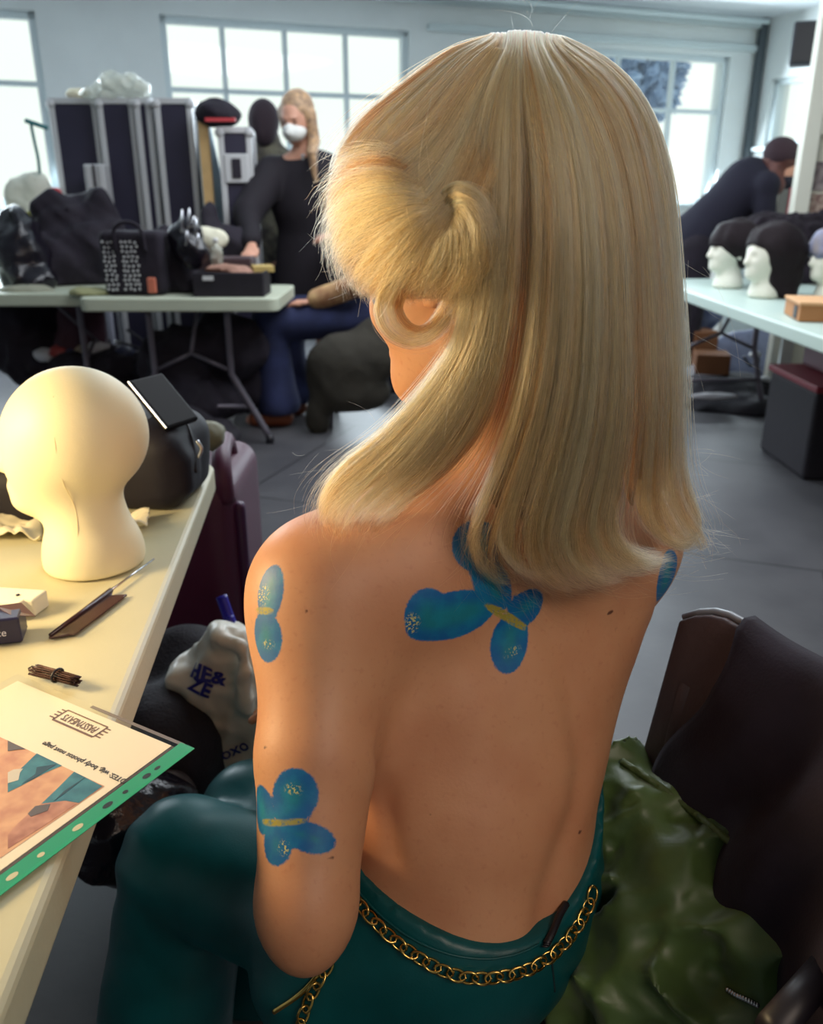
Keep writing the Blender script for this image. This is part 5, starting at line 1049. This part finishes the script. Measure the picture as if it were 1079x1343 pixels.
# partition board with posters
cream = mat('cream_board', (222, 222, 206), .6); pb0 = P(1037, 285, 5.12); o = empty('partition_board', V(pb0[0]+.5, 5.15, 0), 'tall cream partition with raised frame at the right edge, posters pinned to it', 'partition')
MB().box(V(pb0[0]+.55, 5.17, 1.35), (1.0, .04, 2.66)).out('board', cream, o, smooth=False)
MB().box(V(pb0[0]+.045, 5.14, 1.35), (.09, .07, 2.68)).out('frame_post', mat('cream_frame', (232, 232, 218), .55), o, smooth=False, bevel=.006)
MB().box(V(pb0[0]+.55, 5.14, P(1060, 168, 5.12)[2]), (.92, .045, .07)).out('frame_rail', MATS['cream_frame'], o, smooth=False, bevel=.005)
post = mat('poster_grey', (176, 164, 160), .7, var=.55, vscale=26, rgb2=(96, 84, 92)); post2 = mat('poster_rose', (204, 184, 168), .7, var=.5, vscale=30, rgb2=(120, 88, 84))
for nm, (x0_, y0_, x1_, y1_), mm, lb_ in (('poster', (1064, 212, 1110, 250), post, 'upper grey sketch poster on the cream partition'), ('poster', (1058, 254, 1104, 292), post2, 'lower rose sketch poster on the cream partition')):
    a_, b_ = P(x0_, y0_, 5.145), P(x1_, y1_, 5.145); tag(MB().box((a_+b_)/2, (b_[0]-a_[0], .004, a_[2]-b_[2])).out(nm, mm, smooth=False), lb_, 'poster')
# bending person
def bending():
    Yp = 5.5; hp = P(905, 330, Yp); hp[2] = .92; sh_ = P(1000, 232, Yp-.02); hc_ = P(1028, 216, Yp-.1); root = V(hp[0], Yp, 0); fd = unit(V(.75, -.35, -.55)); sd = unit(np.cross(fd, V(0, 0, 1))); Rh = np.stack([sd, fd, np.cross(sd, fd)], 1)
    f = Fld(V(hp[0]-.35, Yp-.75, 0), V(hc_[0]+.3, Yp+.4, 1.7), .013); head_field(f, hc_, Rh); f.seg(sh_, hc_, .06, .05, .0); f.ell(hp, (.13, .16, .13), None, .04); f.seg(hp, sh_-V(.08, 0, .05), .12, .13, .05, n=(0, 0, 1), fl=.9)
    wr = P(985, 290, Yp-.35)
    for k_ in (-1, 1):
        s_ = sh_+V(-.03, k_*.17, -.05); e_ = s_+V(.0, k_*.02, -.28); w_ = wr+V(.0+.05*(k_+1), .12*(k_+1), -.02); f.seg(sh_-V(.04, 0, .04), s_, .05, .05, .03); f.seg(s_, e_, .05, .042, .02); f.seg(e_, w_, .04, .027, .01); hand_field(f, w_, V(.5, -.3, -.5), V(0, 0, 1), 1.05)
        f.seg(hp+V(0, k_*.09, -.02), root+V(0, k_*.1, .48), .085, .06, .03); f.seg(root+V(0, k_*.1, .48), root+V(0, k_*.1, .07), .056, .04, .01); f.seg(root+V(-.02, k_*.1, .04), root+V(.16, k_*.1, .03), .04, .03, .01)
    o = f.out('person', skin2, None, origin=root); tag(o, 'person in black top and dark face mask bending over behind the right table', 'person')
    g = Fld(V(hp[0]-.35, Yp-.75, .4), V(hc_[0]+.3, Yp+.4, 1.7), .012); g.ell(hp, (.16, .19, .15), None, 0); g.seg(hp, sh_-V(.08, 0, .05), .155, .165, .05); g.seg(sh_-V(.08, 0, .05), sh_+V(-.02, 0, .0), .14, .09, .03)
    for k_ in (-1, 1): s_ = sh_+V(-.03, k_*.17, -.05); e_ = s_+V(.0, k_*.02, -.28); w_ = wr+V(.0+.05*(k_+1), .12*(k_+1), -.02); g.seg(sh_-V(.04, 0, .04), s_, .07, .075, .03); g.seg(s_, e_, .07, .06, .02); g.seg(e_, e_*.1+w_*.9, .058, .045, .01)
    g.noise(.008, 12, 5); g.out('jumper', mat('black_jumper', (22, 20, 38), .9), o)
    g = Fld(V(hp[0]-.35, Yp-.4, .05), V(hp[0]+.35, Yp+.4, 1.1), .014)
    for k_ in (-1, 1): g.seg(hp+V(0, k_*.09, -.03), root+V(0, k_*.1, .48), .12, .09, .03); g.seg(root+V(0, k_*.1, .48), root+V(0, k_*.1, .10), .088, .08, .01)
    g.out('trousers', blk2, o)
    g = Fld(hc_-V(.3, .25, .25), hc_+V(.25, .25, .25), .009); g.ell(hc_-fd*.02+V(0, 0, .022), (.095, .11, .10), Rh, 0); g.ell(hc_+fd*.10, (.06, .06, .075), Rh, .01, 'd'); g.seg(hc_-fd*.08+V(-.01, -.03, -.03), hc_+V(-.06, -.06, -.12), .045, .055, .03); g.noise(.004, 50, 2); g.out('hair', mat('hair_auburn', (96, 50, 42), .6, var=.4, vscale=30), o)
    q = lambda a, b, z: hc_+Rh@V(a, b, z); g = Fld(hc_-V(.2, .2, .25), hc_+V(.2, .2, .15), .007); g.ell(q(0, .055, -.06), (.062, .066, .052), Rh, 0); g.cut(q(0, .035, 0), -(Rh@V(0, 1, 0))); g.out('face_mask', mat('mask_black', (26, 22, 38), .8), o)
    g = Fld(hc_-V(.2, .2, .2), hc_+V(.2, .2, .25), .009); g.ell(hc_-fd*.025+V(0, 0, .04), (.102, .11, .098), Rh, 0); g.cut(hc_+V(0, 0, .02), V(.15, 0, -1)); g.out('beanie', mat('beanie_dark', (48, 30, 38), .9), o)
bending()
# below the right table
brown = mat('brown_card', (112, 70, 40), .8) if 'brown_card' not in MATS else mat('brown_box', (112, 70, 40), .8)
for px, py, Y, s_, rz, lb_ in ((916, 455, 5.4, (.16, .18, .22), .2, 'upright brown box below the right table, left one of two'), (932, 475, 5.15, (.20, .2, .12), -.2, 'low brown box lying before the upright brown one')):
    p = P(px, py, Y); tag(MB().box(p, s_, rotz(rz)).out('brown_box', brown, smooth=False, bevel=.006), lb_, 'box')
blob('blue_bag', [(P(920, 415, 5.6), (.12, .1, .10)), (P(905, 430, 5.6), (.08, .1, .10))], mat('slate_blue', (62, 72, 104), .4), 'slate blue glossy bag under the far end of the right table', 'bag', .01, 22, 3)
blob('suitcase_black', [(P(930, 545, 4.95), (.30, .22, .13)), (P(985, 545, 4.85), (.25, .22, .13)), (P(960, 512, 5.1), (.32, .2, .10))], blk, 'black bags lying on the floor below the right table', 'bags', .012, 10, 5, h=.016, floor=0)
blob('white_tray', [(P(935, 520, 4.75), (.14, .05, .022))], mat('tray_grey', (150, 146, 150), .4), 'grey shallow dish on the black bags below the right table', 'dish', .003, 20, 5, h=.01)
blob('white_bag', [(P(925, 490, 5.15), (.14, .1, .05))], mat('bag_grey_white', (150, 150, 158), .7), 'grey-white sack under the low brown box', 'sack', .01, 22, 6)
blob('grey_bin', [(P(985, 470, 5.7), (.35, .1, .20))], mat('slate_grey', (92, 98, 122), .6), 'slate grey sheeted bundle standing behind the right table legs', 'bundle', .01, 9, 6)
for px, py, lb_ in ((990, 465, 'upper white cable clip under the right table'), (1003, 497, 'lower white cable clip under the right table')): blob('cable_clip', [(P(px, py, 4.9), (.035, .03, .018))], dm, lb_, 'clip', .004, 40, 2, h=.008)
tag(MB().tube(spl([P(975, 468, 4.85), P(985, 480, 4.85), P(995, 470, 4.85), P(992, 495, 4.85), P(1010, 505, 4.85)], 40), .008, 8).out('cable', blackp), 'black cable hanging near the right table legs', 'cable')
p = P(1034, 440, 4.3); tag(MB().box(V(p[0], 4.3, .33), (.06, .03, .62), None).out('white_post', wallw, smooth=False, bevel=.004), 'narrow white post standing under the right table', 'post')
p = P(1068, 540, 3.75); o = empty('storage_crate', V(p[0]+.12, 3.75, 0), 'big dark crate with red rim at the right edge below the table', 'crate')
MB().box(V(p[0]+.20, 3.78, .20), (.62, .5, .40)).out('body', blk, o, smooth=False, bevel=.02); MB().box(V(p[0]+.20, 3.78, .41), (.64, .52, .03)).out('rim', mat('red_rim', (120, 20, 40), .6), o, smooth=False, bevel=.006)
tag(MB().box(V(p[0]+.24, 3.78, .49), (.46, .42, .12)).out('plastic_tub', mat('tub_pink', (136, 110, 122), .3, alpha=.8), smooth=False, bevel=.02), 'pinkish clear tub lying on the red-rimmed crate', 'tub')
# ------------------------------------------------------------------ beside and behind the seated person
burg = mat('burgundy', (84, 26, 58), .5, var=.15, vscale=8)
o = empty('suitcase', V(-.44, 1.68, 0), 'burgundy upright suitcase standing beyond the near table', 'suitcase')
g = Fld(V(-.64, 1.48, 0), V(-.25, 1.95, .9), .01); g.box(V(-.475, 1.72, .36), (.12, .17, .31), None, .05, 0).out('body', burg, o)
q = spl([V(-.372, 1.58, .62), V(-.375, 1.58, .675), V(-.385, 1.63, .705), V(-.40, 1.74, .70), V(-.40, 1.78, .64)], 24); MB().tube(q, .020, 10).out('handle', burg, o)
g = Fld(V(-.40, 1.5, .0), V(-.2, 1.9, .8), .008); g.seg(V(-.352, 1.60, .12), V(-.352, 1.60, .60), .016, .016, 0).out('edge_piping', mat('plum', (70, 22, 64), .4), o)
for sx_ in (-.08, .08):
    for sy_ in (-.1, .1): MB().cyl(V(-.475+sx_-.012, 1.72+sy_, .03), V(-.475+sx_+.012, 1.72+sy_, .03), .03).out('wheel', blackp, o)
gc = P(266, 568, 1.58); blob('glove', [(gc, (.030, .03, .016)), (gc+V(.02, 0, -.006), (.018, .02, .014))], mat('grey_green', (112, 108, 84), .7), 'small grey-green cloth with tag lying where bag and suitcase meet', 'cloth', .004, 60, 3, h=.005)
# black bags under the table, carrying the white plastic bag
blob('travel_bag', [(V(-.44, 1.22, .22), (.18, .15, .20)), (V(-.28, 1.24, .10), (.16, .13, .10)), (V(-.40, 1.12, .36), (.10, .10, .10)), (V(-.38, 1.30, .38), (.10, .10, .10))], blk, 'large black travel bag on the floor under the near table edge', 'bag', .012, 12, 4, h=.012, floor=0)
blob('dark_pouch', [(P(160, 1075, .95), (.05, .05, .05)), (P(140, 1110, .92), (.05, .05, .06)), (P(215, 1060, .98), (.05, .05, .05))], plastic_bk, 'dark glossy pouch between the near table edge and the teal knee', 'pouch', .006, 30, 5, h=.007)
blob('grey_pouch', [(P(225, 1045, 1.02), (.035, .03, .045))], mat('grey_mesh', (86, 76, 76), .5, var=.4, vscale=60), 'small grey mesh pouch above the teal knee', 'pouch', .004, 50, 5, h=.005)
plb = crumple(mat('white_plastic_bag', (214, 210, 196), .38), 16, .9, .012)
YB = 1.16; f = Fld(V(-.44, .98, .12), V(-.08, 1.42, .62), .005)
bagpts = [(310, 905, .06, .045, .10), (290, 960, .055, .045, .07), (305, 1010, .075, .05, .09), (300, 865, .04, .035, .06), (340, 960, .06, .05, .12), (275, 895, .038, .03, .04), (350, 1040, .07, .05, .08), (285, 1020, .06, .05, .08), (255, 900, .03, .03, .035)]
for i, (px, py, a_, b_, c_) in enumerate(bagpts): f.ell(P(px, py, YB+.02), (a_, b_, c_), None, .05 if i else 0)
f.seg(P(262, 890, YB), P(236, 890, YB), .022, .018, .03); f.seg(P(296, 850, YB), P(285, 828, YB), .020, .012, .03); f.seg(P(288, 835, YB-.02), P(318, 850, YB-.04), .012, .014, .015); f.seg(P(318, 850, YB-.04), P(322, 930, YB-.045), .014, .010, .012)
X, Y, Z = f.ax[0][:, None, None], f.ax[1][None, :, None], f.ax[2][None, None, :]
rdg = 1-np.abs(vnoise((X, Y, Z), 48, 5))*1.9; f.f = (f.f-.0038*rdg-.0012*(1-2*np.abs(vnoise((X, Y, Z), 100, 9)))).astype(np.float32)
pbag = f.out('plastic_bag', plb, None, smooth_it=1); tag(pbag, 'crumpled white plastic bag with blue print beside the burgundy suitcase', 'plastic bag')
bvp = bvh_of(pbag); blue = mat('print_blue', (34, 34, 130), .5)
def decal(txt, px, py, size, ang, bvh, m, par, bold=.0, sx_=1.):
    v_, f_ = text_mesh(txt, size, bold); c, n_ = hit(bvh, px, py)
    if c is None: return
    r_ = unit(V(1, 0, 0)-n_*n_[0]); u_ = np.cross(n_, r_); u_ = u_ if u_[2] > 0 else -u_; a = math.radians(ang); x_ = r_*math.cos(a)+u_*math.sin(a); y_ = -r_*math.sin(a)+u_*math.cos(a); out = []
    for q in v_:
        p = c+x_*q[0]*sx_+y_*q[1]; nr = bvh.find_nearest(Vector(p)); out.append(np.array(nr[0][:])+np.array(nr[1][:])*(.0035+q[2]) if nr[0] is not None else p)
    mk('lettering', out, f_, m, par, smooth=False)
decal('HE&', 270, 884, .034, -14, bvp, blue, pbag, .0012); decal('ZE', 262, 902, .032, -24, bvp, blue, pbag, .0012); decal('oxo', 308, 982, .030, 24, bvp, mat('print_blue2', (40, 50, 120), .5), pbag, .0004)
bst = empty('blue_strap', P(305, 850, 1.22), 'bright blue plastic strap sticking up out of the white bag', 'strap'); bls = mat('bright_blue', (36, 26, 150), .35)
MB().tube(spl([P(290, 782, 1.24), P(300, 810, 1.22), P(312, 840, 1.20), P(318, 862, 1.19)], 16), .0095, 8, flat=.5).out('strap', bls, bst); MB().tube(spl([P(301, 808, 1.20), P(308, 830, 1.19), P(314, 850, 1.18)], 12), .006, 8).out('strap_fold', bls, bst)
# the chair, its back to the right, black cloth over it
chm = mat('chair_plastic', (92, 78, 82), .5, bump=.15, bscale=120); pipe = mat('chair_piping', (150, 156, 166), .35)
Ac = P(897, 795, .80); Bc = P(1092, 958, .56); z_t = .79; Ac = PZ(905, 782, z_t); Bc = PZ(1085, 935, z_t)
ex = unit((Bc-Ac)*V(1, 1, 0)); nx_ = V(ex[1], -ex[0], 0); nx_ = nx_ if nx_[0] < 0 else -nx_   # normal facing the sitter (left)
Lb = .44; ch = empty('chair', V(.12, .68, 0), 'black plastic folding chair under the seated person, backrest at right', 'chair')
def backpt(s_, z_): bow = .035*(1-(2*s_/Lb-1)**2); return Ac+ex*s_-nx_*bow+V(0, 0, z_-z_t)-nx_*(z_-z_t)*.15
rows = []; hb_ = .23
ss = np.linspace(0, Lb, 26); top = lambda s_: z_t-.028*max(0, 1-s_/.06)**2-.028*max(0, 1-(Lb-s_)/.06)**2
A = np.array([[backpt(s_, top(s_)-t*(hb_)*(1-.12*max(0, 1-s_/.05)**2)) for s_ in ss] for t in np.linspace(0, 1, 14)])
bk = MB().grid(A).out('backrest', chm, ch); sd = bk.modifiers.new('s', 'SOLIDIFY'); sd.thickness = .018; sd.offset = 0; bvv = bk.modifiers.new('b', 'BEVEL'); bvv.width = .004; bvv.segments = 2
MB().tube([backpt(s_, top(s_)+.003) for s_ in ss], .0042, 8).out('piping', pipe, ch)
for s_ in (.03, Lb-.03): MB().tube(spl([backpt(s_, .70), backpt(s_, .50)-nx_*0, backpt(s_, .42)+nx_*.04, backpt(s_, .0)+nx_*.30], 20), .012, 10).out('frame_tube', chm, ch)
MB().prism(rrect(.40, .40, .05), .385, .405); mb = MB(); sc_ = V(.10, .69, 0); mb.prism([tuple((sc_+rotz(.5)@V(x_, y_, 0))[:2]) for x_, y_ in rrect(.40, .40, .06)], .378, .402); mb.out('seat', chm, ch, smooth=False, bevel=.006)
for a_, b_ in ((V(-.03, .50, .38), V(.12, .36, 0)), (V(-.10, .84, .38), V(-.06, .98, 0)), (V(.28, .50, .38), V(.42, .30, 0)), (V(.22, .92, .38), V(.26, 1.04, 0))): MB().tube([a_, b_], .012, 10).out('leg', chm, ch)
fr = MB(); fr.tube([P(1095, 1255, .52), P(1012, 1352, .44)], .013, 10); fr.out('side_bar', blackp, ch)
# black cloth over the backrest
cl = mat('black_jersey', (42, 32, 46), .9, var=.25, vscale=20, bump=.1, bscale=300)
nS, nT = 60, 60; A = np.zeros((nS, nT, 3)); s0_, s1_ = .075, Lb+.02
for i, s_ in enumerate(np.linspace(s0_, s1_, nS)):
    for j, t in enumerate(np.linspace(-1, 1, nT)):
        fr_ = (s_-s0_)/(s1_-s0_); over = .017+.003*math.sin(s_*40); w_ = .5*vnoise((s_*2, t*.12, 0), 30, 4)+.5*vnoise((s_*1.5+t*.1, t*.5, 1), 14, 8)
        drop = abs(t)*(.40 if t < 0 else .30)
        bulge = .020*min(1, abs(t)*4)*(1+.7*w_)+.008*math.sin(s_*55+t*3)*min(1, abs(t)*3)
        z_ = z_t+over-drop; sg = nx_*(-1 if t < 0 else 1)   # t<0 hangs on the outside, t>0 on the sitter's side
        p = backpt(min(s_, Lb), max(z_, z_t-.42)); edge = .02*math.sin(t*7)*(1-fr_)
        A[i, j] = p+sg*(bulge+.014)*min(1, abs(t)*32)+ex*(edge+(s_-min(s_, Lb))-.03*abs(t)*(1-fr_))
o = MB().grid(A).out('black_cloth', cl, None); sd = o.modifiers.new('s', 'SOLIDIFY'); sd.thickness = .004; tag(o, 'black jersey garment draped over the backrest of the near chair', 'garment')
# green bomber jacket
gj = mat('green_nylon', (78, 102, 44), .47, spec=.6, sheen=.2, var=.4, vscale=9, rgb2=(56, 78, 34)); crumple(gj, 9, 1., .03); f = Fld(V(.10, .40, .18), V(.56, .95, .66), .005)
for i, (px, py, Y_, a_, b_, c_) in enumerate(((870, 1150, .72, .09, .08, .10), (900, 1240, .66, .12, .09, .09), (960, 1210, .66, .10, .08, .09), (1000, 1180, .66, .065, .07, .07), (830, 1060, .78, .05, .06, .07), (850, 1300, .62, .10, .08, .08), (1015, 1240, .62, .06, .06, .06), (930, 1320, .60, .11, .08, .07), (920, 1110, .72, .06, .06, .06))):
    f.ell(P(px, py, Y_), (a_, b_, c_), None, .04 if i else 0)
f.path([P(815, 1000, .80), P(870, 1035, .75), P(940, 1090, .70), P(1010, 1150, .65), P(1052, 1205, .62), P(1058, 1245, .60), P(1020, 1275, .58)], [.018, .020, .022, .022, .024, .024, .02], k=.02)
X, Y, Z = f.ax[0][:, None, None], f.ax[1][None, :, None], f.ax[2][None, None, :]
wx, wy, wz_ = X+.02*vnoise((X, Y, Z), 14, 2), Y+.02*vnoise((X, Y, Z), 14, 3), Z+.02*vnoise((X, Y, Z), 14, 4)
r1 = 1-np.abs(vnoise((wx, wy, wz_*.7), 38, 21))*2.4; r2 = 1-np.abs(vnoise((wx, wy, wz_), 85, 22))*2.
f.f = (f.f-.013*r1-.004*r2).astype(np.float32)
jk = f.out('green_jacket', gj, None, smooth_it=1); tag(jk, 'rumpled shiny green bomber jacket lying on the near chair', 'jacket')
bvj = bvh_of(jk)
q = surf([(815, 1000), (860, 1030), (905, 1062), (950, 1098), (1000, 1140), (1040, 1185)], .0015, bvj)
if len(q) > 3: MB().tube(spl(q, 60), .0042, 10).out('ribbed_hem', crumple(mat('green_dark', (74, 90, 46), .6), 90, .8, .004), jk)
q = surf([(956, 1300), (966, 1306), (978, 1310), (990, 1316)], .003, bvj)
if len(q) > 2:
    a = spl(q, 12); mb = MB()
    for p in a: mb.ell(p, (.003, .003, .003), None, 8)
    mb.out('zip_pull', sv, jk)
# ------------------------------------------------------------------ light
w = bpy.data.worlds.new('world'); SC.world = w; w.use_nodes = True
bg = w.node_tree.nodes['Background']; bg.inputs[0].default_value = (.90, 1, .93, 1); bg.inputs[1].default_value = 1.15
def area(name, loc, target, size, col, power, sy=None):
    l = bpy.data.lights.new(name, 'AREA'); l.size = size; l.color = col; l.energy = power
    if sy: l.shape = 'RECTANGLE'; l.size_y = sy
    o = bpy.data.objects.new(name, l); C.objects.link(o); o.location = tuple(loc)
    o.rotation_euler = (Vector(tuple(target))-Vector(tuple(loc))).to_track_quat('-Z', 'Y').to_euler(); return o
day = (.80, .92, 1)
for nm, (a, b_, z0, z1) in (('daylight_1', w1), ('daylight_2', w2), ('daylight_3', w3)):
    p = A0+TW*(a+b_)/2+NW*.12+V(0, 0, (z0+z1)/2); area(nm, p, p+NW*3-V(0, 0, 1.1), b_-a, day, 60*(b_-a), z1-z0)
area('lamp_vanity', (-.92, .72, 1.08), (0, .7, .90), .22, (1, .74, .38), 10.5)
area('fill_overhead', (1.0, -1.0, 2.6), (.2, .8, .9), 1.0, (1, .82, .68), 36)  # unseen warm overhead fill, added to brighten skin and hair
area('fill_hall', (0.5, 3.6, 2.65), (.5, 3.6, 0), 2.0, (.88, .94, 1), 95)  # unseen fill above the hall, added to brighten walls and background
